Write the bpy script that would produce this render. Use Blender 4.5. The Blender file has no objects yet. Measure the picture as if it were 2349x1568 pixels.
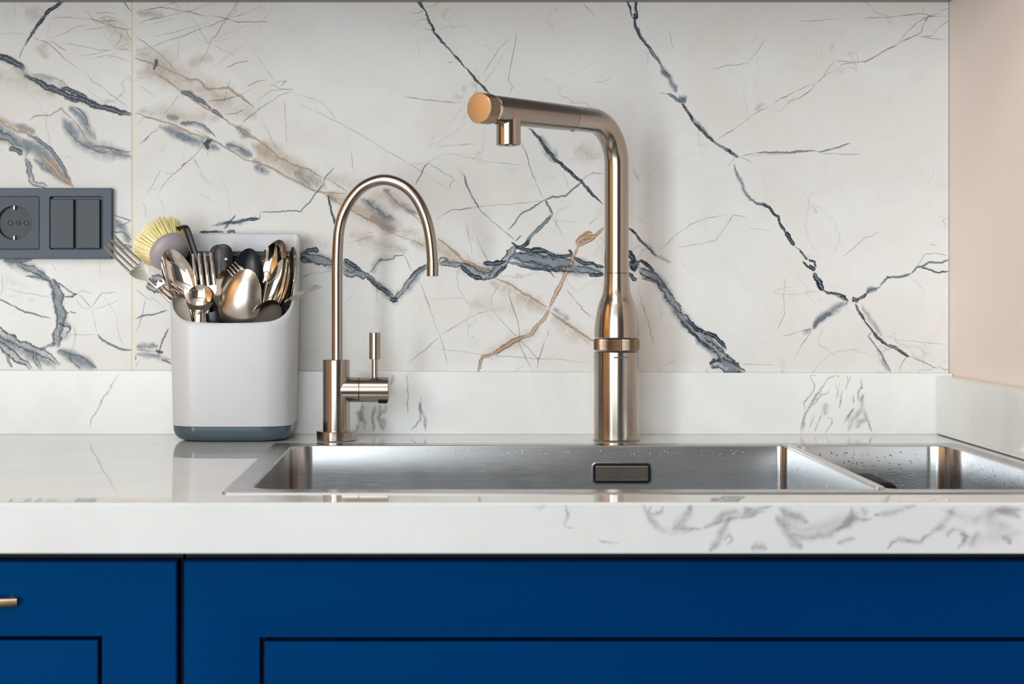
import bpy, bmesh, math, random
from mathutils import Vector, Matrix, noise

C = bpy.context.scene.collection
sc = bpy.context.scene
PI = math.pi
# ------------------------------------------------------------------ camera
F, VX, VY = 3700.0, 1017.0, 657.0        # focal length and vanishing point in photo pixels (2349 x 1568)
ZT, ZC = 0.9, 1.07                        # worktop height, camera height
cd = bpy.data.cameras.new('camera')
cam = bpy.data.objects.new('camera', cd)
C.objects.link(cam)
cam.location = (0, 0, ZC)
cam.rotation_euler = (PI / 2, 0, 0)
cd.sensor_width = 36.0
cd.lens = 36.0 * F / 2349.0
cd.shift_x = (1174.5 - VX) / 2349.0
cd.shift_y = (VY - 784.0) / 2349.0
cd.dof.use_dof = True
cd.dof.focus_distance = 1.79
cd.dof.aperture_fstop = 12.0
cd.clip_start = 0.05
sc.camera = cam
# ------------------------------------------------------------------ world, light, exposure
w = bpy.data.worlds.new('world')
sc.world = w
w.use_nodes = True
w.node_tree.nodes['Background'].inputs[0].default_value = (0.75, 0.85, 1.0, 1)
w.node_tree.nodes['Background'].inputs[1].default_value = 0.6
sc.view_settings.view_transform = 'Standard'
sc.view_settings.look = 'None'
sc.view_settings.gamma = 1.0
sc.view_settings.use_curve_mapping = False
sc.view_settings.exposure = 0.0
sc.cycles.transparent_max_bounces = 32


def area(name, loc, rot, sx, sy, power, col):
    l = bpy.data.lights.new(name, 'AREA')
    l.shape = 'RECTANGLE'
    l.size, l.size_y = sx, sy
    l.energy = power
    l.color = col
    o = bpy.data.objects.new(name, l)
    o.location = loc
    o.rotation_euler = rot
    C.objects.link(o)
    return o


RX0, RX1, RY0, RX2 = -1.95, 0.5866, -2.2, 2.6       # room: left wall, right wall, wall behind the camera
WX0, WX1, WZ0, WZ1 = -1.85, 0.08, 0.06, 2.3
area('daylight_window', ((WX0 + WX1) / 2, RY0 - 0.01, (WZ0 + WZ1) / 2), (PI / 2, 0, 0), WX1 - WX0, WZ1 - WZ0, 46, (0.905, 0.975, 1.0))
LY0, LY1 = -2.1, -1.0                       # second window, in the left wall
area('daylight_side_window', (RX0 - 0.01, (LY0 + LY1) / 2, (WZ0 + WZ1) / 2), (PI / 2, 0, -PI / 2), LY1 - LY0, WZ1 - WZ0, 104, (0.905, 0.975, 1.0))
area('added_ceiling_fill', (-0.5, 0.1, 2.57), (0, 0, 0), 1.2, 0.9, 15, (1.0, 0.95, 0.88))  # unseen fill, added to brighten the worktop and other level surfaces
sp = bpy.data.lights.new('warm_spot_light', 'SPOT')
sp.energy, sp.color, sp.spot_size, sp.spot_blend, sp.shadow_soft_size = 230, (1.0, 0.80, 0.58), math.radians(88), 0.6, 0.06
spo = bpy.data.objects.new('warm_spot_light', sp)
spo.location = (-1.05, 0.45, 2.45)
spo.rotation_euler = (Vector((-1.95, 0.55, 1.05)) - Vector(spo.location)).to_track_quat('-Z', 'Y').to_euler()
C.objects.link(spo)

# ------------------------------------------------------------------ helpers


def S(r, g, b):
    def f(c):
        c /= 255.0
        return c / 12.92 if c <= 0.04045 else ((c + 0.055) / 1.055) ** 2.4
    return (f(r), f(g), f(b), 1.0)


class NT:
    """small node-tree helper"""

    def __init__(s, name):
        s.m = bpy.data.materials.new(name)
        s.m.use_nodes = True
        s.t = s.m.node_tree
        s.t.nodes.clear()

    def n(s, typ, **kw):
        nd = s.t.nodes.new(typ)
        for k, v in kw.items():
            setattr(nd, k, v)
        return nd

    def put(s, sock, v):
        if isinstance(v, bpy.types.NodeSocket):
            s.t.links.new(v, sock)
        else:
            sock.default_value = v

    def math(s, op, a, b=0.0, c=None, clamp=False):
        nd = s.n('ShaderNodeMath', operation=op, use_clamp=clamp)
        s.put(nd.inputs[0], a)
        s.put(nd.inputs[1], b)
        if c is not None:
            s.put(nd.inputs[2], c)
        return nd.outputs[0]

    def obj(s):
        return s.n('ShaderNodeTexCoord').outputs['Object']

    def scale(s, v, sx, sy, sz):
        nd = s.n('ShaderNodeMapping')
        s.put(nd.inputs[0], v)
        nd.inputs['Scale'].default_value = (sx, sy, sz)
        return nd.outputs[0]

    def noise(s, v, scale, detail=3, rough=0.55, dist=0.0):
        nd = s.n('ShaderNodeTexNoise')
        s.put(nd.inputs['Vector'], v)
        nd.inputs['Scale'].default_value = scale
        nd.inputs['Detail'].default_value = detail
        nd.inputs['Roughness'].default_value = rough
        nd.inputs['Distortion'].default_value = dist
        return nd.outputs[0]

    def rng(s, v, a, b, c, d, smooth=False):
        nd = s.n('ShaderNodeMapRange', clamp=True)
        if smooth:
            nd.interpolation_type = 'SMOOTHSTEP'
        s.put(nd.inputs[0], v)
        for i, x in enumerate((a, b, c, d)):
            s.put(nd.inputs[1 + i], x)
        return nd.outputs[0]

    def mix(s, f, a, b):
        nd = s.n('ShaderNodeMix', data_type='RGBA')
        s.put(nd.inputs[0], f)
        s.put(nd.inputs[6], a)
        s.put(nd.inputs[7], b)
        return nd.outputs[2]

    def pbr(s, col, rough=0.5, metal=0.0, **kw):
        nd = s.n('ShaderNodeBsdfPrincipled')
        s.put(nd.inputs['Base Color'], col)
        s.put(nd.inputs['Roughness'], rough)
        s.put(nd.inputs['Metallic'], metal)
        for k, v in kw.items():
            s.put(nd.inputs[k.replace('_', ' ')], v)
        return nd

    def bump(s, h, strength, dist):
        nd = s.n('ShaderNodeBump')
        s.put(nd.inputs['Height'], h)
        nd.inputs['Strength'].default_value = strength
        nd.inputs['Distance'].default_value = dist
        return nd.outputs[0]

    def out(s, sh):
        o = s.n('ShaderNodeOutputMaterial')
        s.t.links.new(sh.outputs[0] if hasattr(sh, 'outputs') else sh, o.inputs[0])
        return s.m


def plain(name, col, rough=0.5, metal=0.0, var=0.06, vs=30, bump=0.0, bs=400, **kw):
    t = NT(name)
    o = t.obj()
    n = t.noise(o, vs, 3)
    dark = tuple(c * (1 - var) for c in col[:3]) + (1,)
    lite = tuple(min(1, c * (1 + var)) for c in col[:3]) + (1,)
    p = t.pbr(t.mix(n, dark, lite), rough, metal, **kw)
    if bump:
        t.put(p.inputs['Normal'], t.bump(t.noise(o, bs, 2), bump, 0.0005))
    return t.out(p)


def steel(name, col, r0, r1, stretch, bump=0.03, aniso=0.0):
    """brushed metal: fine streaks, stretched along the brushing"""
    t = NT(name)
    o = t.obj()
    n = t.noise(t.scale(o, *stretch), 1.0, 3, 0.6)
    n2 = t.noise(o, 14, 3)
    r = t.math('ADD', t.rng(n, 0.3, 0.7, r0, r1), t.rng(n2, 0.3, 0.7, -0.02, 0.03))
    dark = tuple(c * 0.93 for c in col[:3]) + (1,)
    p = t.pbr(t.mix(n, dark, col), r, 1.0)
    p.inputs['Anisotropic'].default_value = aniso
    if aniso:
        p.inputs['Anisotropic Rotation'].default_value = 0.25
        tg = t.n('ShaderNodeTangent', direction_type='RADIAL', axis='Z')
        t.put(p.inputs['Tangent'], tg.outputs[0])
    t.put(p.inputs['Normal'], t.bump(n, bump, 0.0003))
    return t.out(p)


def ob(name, me, parent=None):
    o = bpy.data.objects.new(name, me)
    C.objects.link(o)
    if parent is not None:
        o.parent = parent
    return o


def mesh(name, V, Fs, mat, parent=None, smooth=30, mi=None):
    me = bpy.data.meshes.new(name)
    me.from_pydata([tuple(v) for v in V], [], Fs)
    bm = bmesh.new()
    bm.from_mesh(me)
    if mi is None:
        bmesh.ops.recalc_face_normals(bm, faces=bm.faces)
    bm.to_mesh(me)
    bm.free()
    for m in (mat if isinstance(mat, (list, tuple)) else [mat]):
        me.materials.append(m)
    if mi is not None:
        me.polygons.foreach_set('material_index', mi)
    fin(me, smooth)
    return ob(name, me, parent)


def fin(me, smooth):
    if smooth:
        me.polygons.foreach_set('use_smooth', [True] * len(me.polygons))
        if smooth < 180:
            me.set_sharp_from_angle(angle=math.radians(smooth))
    me.update()


def bmobj(name, bm, mat, parent=None, smooth=30):
    me = bpy.data.meshes.new(name)
    bmesh.ops.recalc_face_normals(bm, faces=bm.faces)
    bm.to_mesh(me)
    bm.free()
    me.materials.append(mat)
    fin(me, smooth)
    return ob(name, me, parent)


def box(name, x0, x1, y0, y1, z0, z1, mat, parent=None, bev=0.0, seg=2):
    bm = bmesh.new()
    bmesh.ops.create_cube(bm, size=1)
    for v in bm.verts:
        v.co = Vector(((x0 + x1) / 2 + v.co.x * (x1 - x0), (y0 + y1) / 2 + v.co.y * (y1 - y0), (z0 + z1) / 2 + v.co.z * (z1 - z0)))
    if bev:
        bmesh.ops.bevel(bm, geom=list(bm.edges), offset=bev, segments=seg, affect='EDGES', profile=0.5)
    return bmobj(name, bm, mat, parent, 12)


def grid_faces(nr, nc, close=True, off=0):
    fs = []
    for i in range(nr - 1):
        for j in range(nc if close else nc - 1):
            a, b = off + i * nc + j, off + i * nc + (j + 1) % nc
            fs.append((a, b, b + nc, a + nc))
    return fs


def axis_frame(a):
    a = Vector(a).normalized()
    u = a.orthogonal().normalized()
    return u, a.cross(u), a


def lathe(name, org, ax, prof, mat, parent=None, seg=64, smooth=30, caps=True, rf=None):
    """prof: (radius, distance along ax) pairs"""
    u, v, a = axis_frame(ax)
    org = Vector(org)
    V = []
    for r, h in prof:
        for j in range(seg):
            t = 2 * PI * j / seg
            rr = r * (rf(j, h) if rf else 1.0)
            V.append(org + a * h + (u * math.cos(t) + v * math.sin(t)) * rr)
    Fs = grid_faces(len(prof), seg)
    if caps:
        Fs.append(tuple(range(seg)))
        Fs.append(tuple((len(prof) - 1) * seg + j for j in range(seg)))
    return mesh(name, V, Fs, mat, parent, smooth)


def sweep_data(path, ra, rb, side, seg=12):
    """tube with elliptic section: ra along 'side', rb across it"""
    V = []
    n = len(path)
    for i, p in enumerate(path):
        t = (path[min(i + 1, n - 1)] - path[max(i - 1, 0)]).normalized()
        s = side - t * side.dot(t)
        s.normalize()
        q = t.cross(s)
        a = ra[i] if isinstance(ra, (list, tuple)) else ra
        b = rb[i] if isinstance(rb, (list, tuple)) else rb
        for j in range(seg):
            th = 2 * PI * j / seg
            V.append(p + s * (a * math.cos(th)) + q * (b * math.sin(th)))
    Fs = grid_faces(n, seg)
    Fs.append(tuple(range(seg)))
    Fs.append(tuple((n - 1) * seg + j for j in range(seg)))
    return V, Fs


def tube(name, path, ra, rb, side, mat, parent=None, seg=16, smooth=40):
    V, Fs = sweep_data([Vector(p) for p in path], ra, rb, Vector(side), seg)
    return mesh(name, V, Fs, mat, parent, smooth)


def bez(p0, p1, p2, p3, n):
    out = []
    for i in range(n + 1):
        t = i / n
        out.append(p0 * (1 - t) ** 3 + p1 * 3 * t * (1 - t) ** 2 + p2 * 3 * t * t * (1 - t) + p3 * t ** 3)
    return out


def crom(pts, n):
    P = [Vector(p) for p in pts]
    P = [P[0] * 2 - P[1]] + P + [P[-1] * 2 - P[-2]]
    out = []
    for i in range(1, len(P) - 2):
        for k in range(n):
            t = k / n
            a, b, c, d = P[i - 1], P[i], P[i + 1], P[i + 2]
            out.append(0.5 * (2 * b + (c - a) * t + (2 * a - 5 * b + 4 * c - d) * t * t + (3 * b - a - 3 * c + d) * t ** 3))
    out.append(P[-2])
    return out


def U(px, py, d):
    return Vector(((px - VX) * d / F, d, ZC - (py - VY) * d / F))


def thing(name, label, cat, loc, group=None):
    o = bpy.data.objects.new(name, None)
    C.objects.link(o)
    o.location = loc
    o.empty_display_size = 0.02
    tag(o, label, cat, group)
    return o


def tag(o, label, cat, group=None):
    o['label'] = label
    o['category'] = cat
    if group:
        o['group'] = group
    return o


def adopt(root):
    """children were made in world space: keep them there under the moved root"""
    for ch in root.children:
        ch.matrix_parent_inverse = Matrix.Translation(-Vector(root.location))


def structure(o):
    o['kind'] = 'structure'
    return o


def rr(x0, x1, y0, y1, rad, n=8):
    """rounded rectangle, CCW from the lower right corner; rad = (lower right, upper right, upper left, lower left)"""
    pts = []
    for (cx, cy, r, a0) in ((x1 - rad[0], y0 + rad[0], rad[0], -90), (x1 - rad[1], y1 - rad[1], rad[1], 0),
                            (x0 + rad[2], y1 - rad[2], rad[2], 90), (x0 + rad[3], y0 + rad[3], rad[3], 180)):
        for k in range(n + 1):
            a = math.radians(a0 + 90 * k / n)
            pts.append((cx + r * math.cos(a), cy + r * math.sin(a)))
    return pts


# ------------------------------------------------------------------ marble


def tile_base():
    t = NT('marble_tile')
    o = t.obj()
    n = t.noise(o, 6, 5, 0.6, 0.6)
    n2 = t.noise(o, 24, 5, 0.65, 1.0)
    col = t.mix(t.rng(n, 0.35, 0.7, 0, 1), S(228, 230, 230), S(222, 219, 213))
    col = t.mix(t.rng(n2, 0.55, 0.8, 0, 0.35), col, S(208, 205, 201))
    v = t.n('ShaderNodeTexVoronoi', feature='DISTANCE_TO_EDGE')
    wv = t.n('ShaderNodeMix', data_type='VECTOR')
    nz = t.n('ShaderNodeTexNoise')
    t.put(nz.inputs['Vector'], o)
    nz.inputs['Scale'].default_value = 9
    nz.inputs['Detail'].default_value = 5
    wv.inputs[0].default_value = 0.16
    t.put(wv.inputs[4], o)
    t.put(wv.inputs[5], nz.outputs[1])
    t.put(v.inputs['Vector'], wv.outputs[1])
    v.inputs['Scale'].default_value = 9
    crack = t.math('MULTIPLY', t.rng(v.outputs[0], 0.0, 0.012, 1, 0), t.rng(t.noise(o, 11, 2), 0.5, 0.66, 0, 0.38))
    col = t.mix(crack, col, S(120, 118, 116))
    p = t.pbr(col, t.rng(n2, 0.3, 0.7, 0.36, 0.46))
    p.inputs['Specular IOR Level'].default_value = 0.35
    return t.out(p)


def vein(name, dark, light, style, edge=(0.9, 0.45), rough=0.4, nsc=110, amp=0.8):
    t = NT(name)
    o = t.obj()
    uv = t.n('ShaderNodeUVMap', uv_map='rib')
    sx = t.n('ShaderNodeSeparateXYZ')
    t.put(sx.inputs[0], uv.outputs[0])
    st = t.n('ShaderNodeAttribute', attribute_name='strength').outputs['Fac']
    v = sx.outputs[1]
    n1 = t.noise(o, nsc, 5, 0.65)
    n2 = t.noise(o, 420, 4, 0.65)
    n3 = t.noise(o, 45, 3)
    av = t.math('ADD', t.math('ABSOLUTE', v), t.math('MULTIPLY', t.math('SUBTRACT', n1, 0.5), amp))
    a = t.rng(av, edge[0], edge[1], 0, 1, True)
    if style == 'dark':
        cc = t.math('ADD', t.math('MULTIPLY', t.math('ABSOLUTE', t.math('ADD', v, t.math('MULTIPLY', t.math('SUBTRACT', n1, 0.5), 1.1))), 0.9), t.math('MULTIPLY', t.math('SUBTRACT', n2, 0.5), 1.3))
        col = t.mix(t.rng(cc, 0.02, 0.3, 1, 0, True), dark, light)
        a = t.math('MULTIPLY', a, t.rng(n3, 0.3, 0.55, 0.45, 1.0))
    elif style == 'crystal':
        ph = t.math('ADD', t.math('MULTIPLY', t.noise(o, 105, 4, 0.62, 0.5), 9.0), t.math('MULTIPLY', t.math('ABSOLUTE', v), 1.2))
        tri = t.math('ABSOLUTE', t.math('SUBTRACT', t.math('FRACT', ph), 0.5))
        ed = t.math('MULTIPLY', t.rng(tri, 0.05, 0.2, 1, 0, True), t.rng(t.noise(o, 70, 2), 0.35, 0.55, 0.4, 1.0))
        rim = t.rng(av, 0.2, 0.6, 0.0, 0.9, True)
        k = t.math('MAXIMUM', t.math('MULTIPLY', ed, 0.85), rim)
        core = t.rng(t.math('ABSOLUTE', t.math('ADD', v, t.math('MULTIPLY', t.math('SUBTRACT', t.noise(o, 60, 3), 0.5), 0.9))), 0.03, 0.12, 1, 0)
        k = t.math('MULTIPLY', k, t.math('SUBTRACT', 1.0, t.math('MULTIPLY', core, 0.9)))
        col = t.mix(t.math('ADD', k, t.math('MULTIPLY', t.math('SUBTRACT', n2, 0.5), 0.7), clamp=True), light, dark)
        a = t.math('MULTIPLY', a, t.rng(t.math('ADD', k, t.math('MULTIPLY', n3, 0.6)), 0.3, 1.0, 0.38, 1.0))
    elif style == 'cloud':
        b = t.math('POWER', t.math('SUBTRACT', 1.0, t.math('ABSOLUTE', v), clamp=True), 1.3)
        g = t.math('ADD', t.rng(t.noise(o, 38, 5, 0.7, 0.8), 0.3, 0.7, 0.1, 1.2), t.math('MULTIPLY', t.math('SUBTRACT', n2, 0.5), 0.7))
        a = t.math('MULTIPLY', b, g, clamp=True)
        col = t.mix(n1, dark, light)
    elif style == 'twin':
        cc = t.math('ADD', t.math('ABSOLUTE', v), t.math('MULTIPLY', t.math('SUBTRACT', n2, 0.5), 0.9))
        col = t.mix(t.rng(cc, 0.1, 0.5, 1, 0, True), dark, light)
        a = t.math('MULTIPLY', a, t.rng(n3, 0.3, 0.6, 0.5, 1.0))
    else:
        col = t.mix(n2, dark, light)
        a = t.math('MULTIPLY', a, t.rng(n3, 0.32, 0.58, 0.12, 0.85))
    a = t.math('MULTIPLY', a, st, clamp=True)
    p = t.pbr(col, rough)
    p.inputs['Specular IOR Level'].default_value = 0.35
    tr = t.n('ShaderNodeBsdfTransparent')
    mx = t.n('ShaderNodeMixShader')
    t.put(mx.inputs[0], a)
    t.t.links.new(tr.outputs[0], mx.inputs[1])
    t.t.links.new(p.outputs[0], mx.inputs[2])
    return t.out(mx)


M = {}
M['tile'] = tile_base()
STY = ['C', 'W', 'T', 'O', 'B', 'X', 'D', 'G', 'H', 'Q']
VM = {
    'C': vein('vein_blue_grey_cloud', S(96, 112, 130), S(150, 162, 172), 'cloud'),
    'W': vein('vein_warm_cloud', S(196, 172, 144), S(208, 194, 176), 'cloud'),
    'T': vein('vein_tan', S(150, 112, 74), S(218, 200, 172), 'twin', (0.95, 0.5)),
    'O': vein('vein_rust', S(176, 130, 90), S(226, 204, 176), 'twin', (0.95, 0.5)),
    'B': vein('vein_slate', S(58, 78, 98), S(140, 154, 166), 'twin', (0.95, 0.4)),
    'X': vein('vein_crystal', S(22, 40, 58), S(188, 197, 203), 'crystal', (0.85, 0.6), nsc=125, amp=1.5),
    'D': vein('vein_dark', S(12, 28, 46), S(110, 128, 144), 'dark', (0.9, 0.6), nsc=105, amp=1.3),
    'G': vein('vein_gold_hair', S(128, 98, 66), S(164, 134, 100), 'hair', (0.95, 0.3)),
    'H': vein('vein_grey_hair', S(72, 80, 90), S(118, 122, 126), 'hair', (0.95, 0.3)),
    'Q': vein('vein_quartz_grey', S(140, 136, 146), S(186, 184, 190), 'cloud', rough=0.12),
}
# traced veins: zoom window (x, y, scale) -> list of (style, half width in photo px, strength, points)
ZA, ZB, ZCc, ZD, ZE, ZF, ZG, Z4 = (0, 0, 3.485), (300, 0, 2.8), (900, 0, 3.485), (1400, 0, 2.61), (650, 480, 3.132), (1420, 460, 2.8646), (0, 580, 3.7325), (1040, 180, 3.267)
ZS = (0, 400, 6.032)
PXW = (0, 0, 1)
LEFT = [
    (ZA, 'C', 16, .5, '0,460 110,500 230,610 370,690 540,765 740,830 920,885 1056,915'),
    (ZA, 'C', 13, .45, '250,590 400,630 480,660 560,720'),
    (ZA, 'G', 2, .9, '260,590 340,600 440,625 500,650 540,690'),
    (ZA, 'D', 5, 1, '520,0 470,35 400,75 350,130 300,200 265,260 235,310 190,370'),
    (ZA, 'B', 2, .5, '190,370 160,440 150,470'),
    (ZA, 'D', 10, 1, '0,455 60,468 110,498 160,520 190,555'),
    (ZA, 'D', 9, 1, '200,600 300,655 370,690 450,720 540,765 640,790 740,830 830,860 920,885 1000,905 1058,915'),
    (ZA, 'D', 7, 1, '490,700 560,720 640,750 700,780'),
    (ZA, 'D', 5, 1, '510,770 570,800 630,820'),
    (ZA, 'G', 2.2, 1, '255,290 290,310 360,330 430,385 520,470 600,530 690,580'),
    (ZA, 'G', 2, .9, '390,325 450,355 530,405'),
    (ZA, 'G', 1.7, .9, '690,580 730,650 810,690 870,740 930,790 1020,850'),
    (ZA, 'H', 1.5, .7, '660,60 760,170 860,310 910,370'),
    (ZA, 'G', 1.6, .7, '370,150 550,135 720,155 830,165 960,170 1050,190'),
    (ZA, 'G', 2, .9, '680,240 800,225 880,205 970,230 1055,235'),
    (ZA, 'G', 2, .9, '740,150 830,190 900,200'), (ZA, 'G', 1.8, .8, '760,105 850,100 930,110'),
    (ZA, 'G', 1.5, .7, '780,150 860,130 960,160'), (ZA, 'G', 1.5, .7, '800,180 900,160 1000,200'),
    (ZA, 'G', 1.4, .6, '400,310 500,270 600,220 720,190'),
    (ZA, 'G', 1.4, .7, '500,340 700,380 850,405 950,380 1055,410'),
    (ZA, 'G', 1.4, .6, '620,450 760,430 900,395 1000,360 1058,330'),
    (ZA, 'G', 1.4, .6, '700,480 850,440 950,460 1055,500'), (ZA, 'G', 1.4, .6, '870,300 920,240'),
    (ZA, 'H', 1.4, .6, '900,390 960,330 970,260'), (ZA, 'G', 1.4, .7, '1000,230 1030,290 1058,330'),
    (ZA, 'G', 1.3, .5, '380,300 385,230 410,180'), (ZA, 'G', 1.3, .5, '850,480 950,400 1058,370'),
    (ZA, 'W', 34, .35, '820,130 950,260 1050,420'), (ZA, 'W', 30, .4, '210,60 300,130 330,200'),
    (ZA, 'W', 40, .3, '0,620 150,640 330,720 430,800'), (ZA, 'W', 18, .4, '380,330 330,400 380,480'),
    (ZA, 'B', 1.6, .8, '980,0 1030,70 1056,100'),
    (ZA, 'W', 12, .8, '0,955 100,1000 200,1030 300,1090'),
    (ZA, 'C', 26, 1.3, '-40,1040 80,1100 160,1150 220,1200 200,1260'),
    (ZA, 'X', 10, .75, '0,1075 70,1105 130,1160 190,1200'), (ZA, 'C', 12, 1.1, '130,1000 200,1025 280,1060'),
    (ZA, 'D', 8, .8, '70,1180 130,1200 180,1240'),
    (ZA, 'C', 24, 1.25, '180,1110 280,1180 380,1280 470,1390 560,1480'),
    (ZA, 'B', 6, .8, '220,1080 290,1100 350,1150 410,1200 470,1280 520,1370 560,1440'),
    (ZA, 'C', 9, 1.2, '270,1260 350,1340 430,1400'),
    (ZA, 'W', 14, 1.4, '330,1240 400,1310 470,1390 560,1480'),
    (ZA, 'O', 6, .7, '330,1235 400,1310 470,1390 540,1450 595,1500'),
    (ZA, 'T', 3, 1, '0,970 60,1010 130,1045 200,1060 260,1085 310,1140'),
    (ZA, 'X', 9, .6, '205,1270 230,1340 240,1400 260,1450 340,1480 380,1497'),
    (ZA, 'C', 10, .8, '205,1260 230,1340 240,1420'),
    (ZA, 'C', 26, 1.0, '500,930 570,1040 640,1120 740,1180 860,1215 960,1235 1056,1260'),
    (ZA, 'C', 17, 1.0, '550,850 620,900 680,960 700,1040 760,1120'),
    (ZA, 'B', 3, .8, '600,850 650,890 690,940 700,980 720,1015'),
    (ZA, 'B', 2.5, .7, '520,1010 580,1090 660,1160 740,1190 800,1220 870,1215'),
    (ZA, 'B', 2.5, .6, '740,1160 830,1175 920,1190 1000,1215 1056,1210'),
    (ZA, 'O', 2.4, .9, '235,965 270,930 340,920 400,925 450,890 490,860 530,910 580,950'),
    (ZA, 'T', 2.2, .9, '580,950 640,1030 690,1110 740,1160 830,1175 900,1190 980,1240 1058,1250'),
    (ZA, 'H', 1.3, .4, '0,270 150,265 230,290'),
    (ZG, 'C', 18, 1.0, '30,60 140,80 240,130 330,180 430,240'),
    (ZG, 'B', 5, .8, '20,60 110,65 220,60 300,50'), (ZG, 'X', 9, .6, '150,90 240,130 300,150 370,195 430,230'),
    (ZG, 'B', 3.2, .9, '220,195 300,205 380,225 440,240'),
    (ZG, 'C', 17, 1.0, '400,220 470,290 500,380 500,460 530,540 520,640 490,740 490,810'),
    (ZG, 'X', 15, .75, '430,220 480,300 495,370 500,450 530,520 510,620 490,720 485,800'),
    (ZG, 'B', 3, .9, '440,220 520,270 580,320 640,350 670,350'), (ZG, 'D', 3, .9, '555,370 610,375 665,350'),
    (ZG, 'D', 3.5, .7, '500,590 540,620 590,630 610,655'), (ZG, 'B', 2.5, .8, '540,600 600,610 610,650 560,700'),
    (ZG, 'H', 1.8, 1, '670,350 720,400 780,475'), (ZG, 'H', 1.6, .8, '780,475 830,400 870,340 960,335 1000,345'),
    (ZG, 'H', 1.5, .7, '785,480 810,580 830,690'), (ZG, 'B', 3.6, .9, '835,695 870,740 960,790 1040,825 1135,832'),
    (ZG, 'H', 1.5, .7, '660,340 700,320 790,345'), (ZG, 'B', 2.6, .9, '0,405 80,435 160,480 250,510 330,535 445,560'),
    (ZG, 'H', 1.5, .6, '60,300 200,340 440,380'), (ZG, 'B', 2.5, .7, '600,500 660,510'),
    (ZG, 'H', 1.4, .5, '660,390 700,470 790,490'), (ZG, 'H', 1.4, .5, '790,490 930,440 1020,400'),
    (ZG, 'H', 1.4, .5, '880,360 950,460 1000,540 1010,680 1060,800'), (ZG, 'H', 1.4, .5, '600,700 720,700 830,700'),
    (ZG, 'H', 1.5, .6, '25,180 20,300 5,380'), (ZG, 'H', 1.4, .6, '70,100 130,150 200,190 330,230 400,280'),
    (ZG, 'C', 22, .8, '0,740 120,800 260,860 420,940 480,990'),
    (ZG, 'X', 12, .85, '0,680 60,720 150,770 240,800 330,840 430,890 510,960'),
    (ZG, 'X', 13, .85, '0,790 80,840 150,900 230,960 270,990'),
    (ZG, 'B', 5, .8, '60,870 80,930 100,980'), (ZG, 'B', 5, .7, '330,830 420,790 480,770'),
    (ZG, 'C', 20, 1.0, '490,830 580,870 680,920 760,960 830,990'), (ZG, 'B', 3, .8, '500,830 580,860 680,880 760,930 830,990'),
    (ZG, 'B', 3, .7, '590,870 600,920 690,990'), (ZG, 'X', 6, .6, '300,840 300,920 350,990'),
    (ZG, 'C', 14, .6, '500,740 560,700 600,640'),
    (ZS, 'B', 1.6, .9, '1575,560 1700,600 1815,640'), (ZS, 'B', 1.5, .8, '1815,645 1700,690 1580,720'),
    (ZS, 'B', 2, .9, '1575,790 1700,800 1760,850 1830,910'), (ZS, 'X', 6, 1, '1580,930 1650,960 1700,990 1835,995'),
    (ZS, 'C', 15, .9, '1600,620 1700,760 1800,960'), (ZS, 'C', 14, .6, '1620,1000 1750,1060 1830,1080'),
    (ZS, 'H', 1.4, .6, '735,1170 735,1260 790,1340'), (ZS, 'H', 1.3, .4, '1370,1180 1390,1330 1430,1450'),
]
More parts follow.
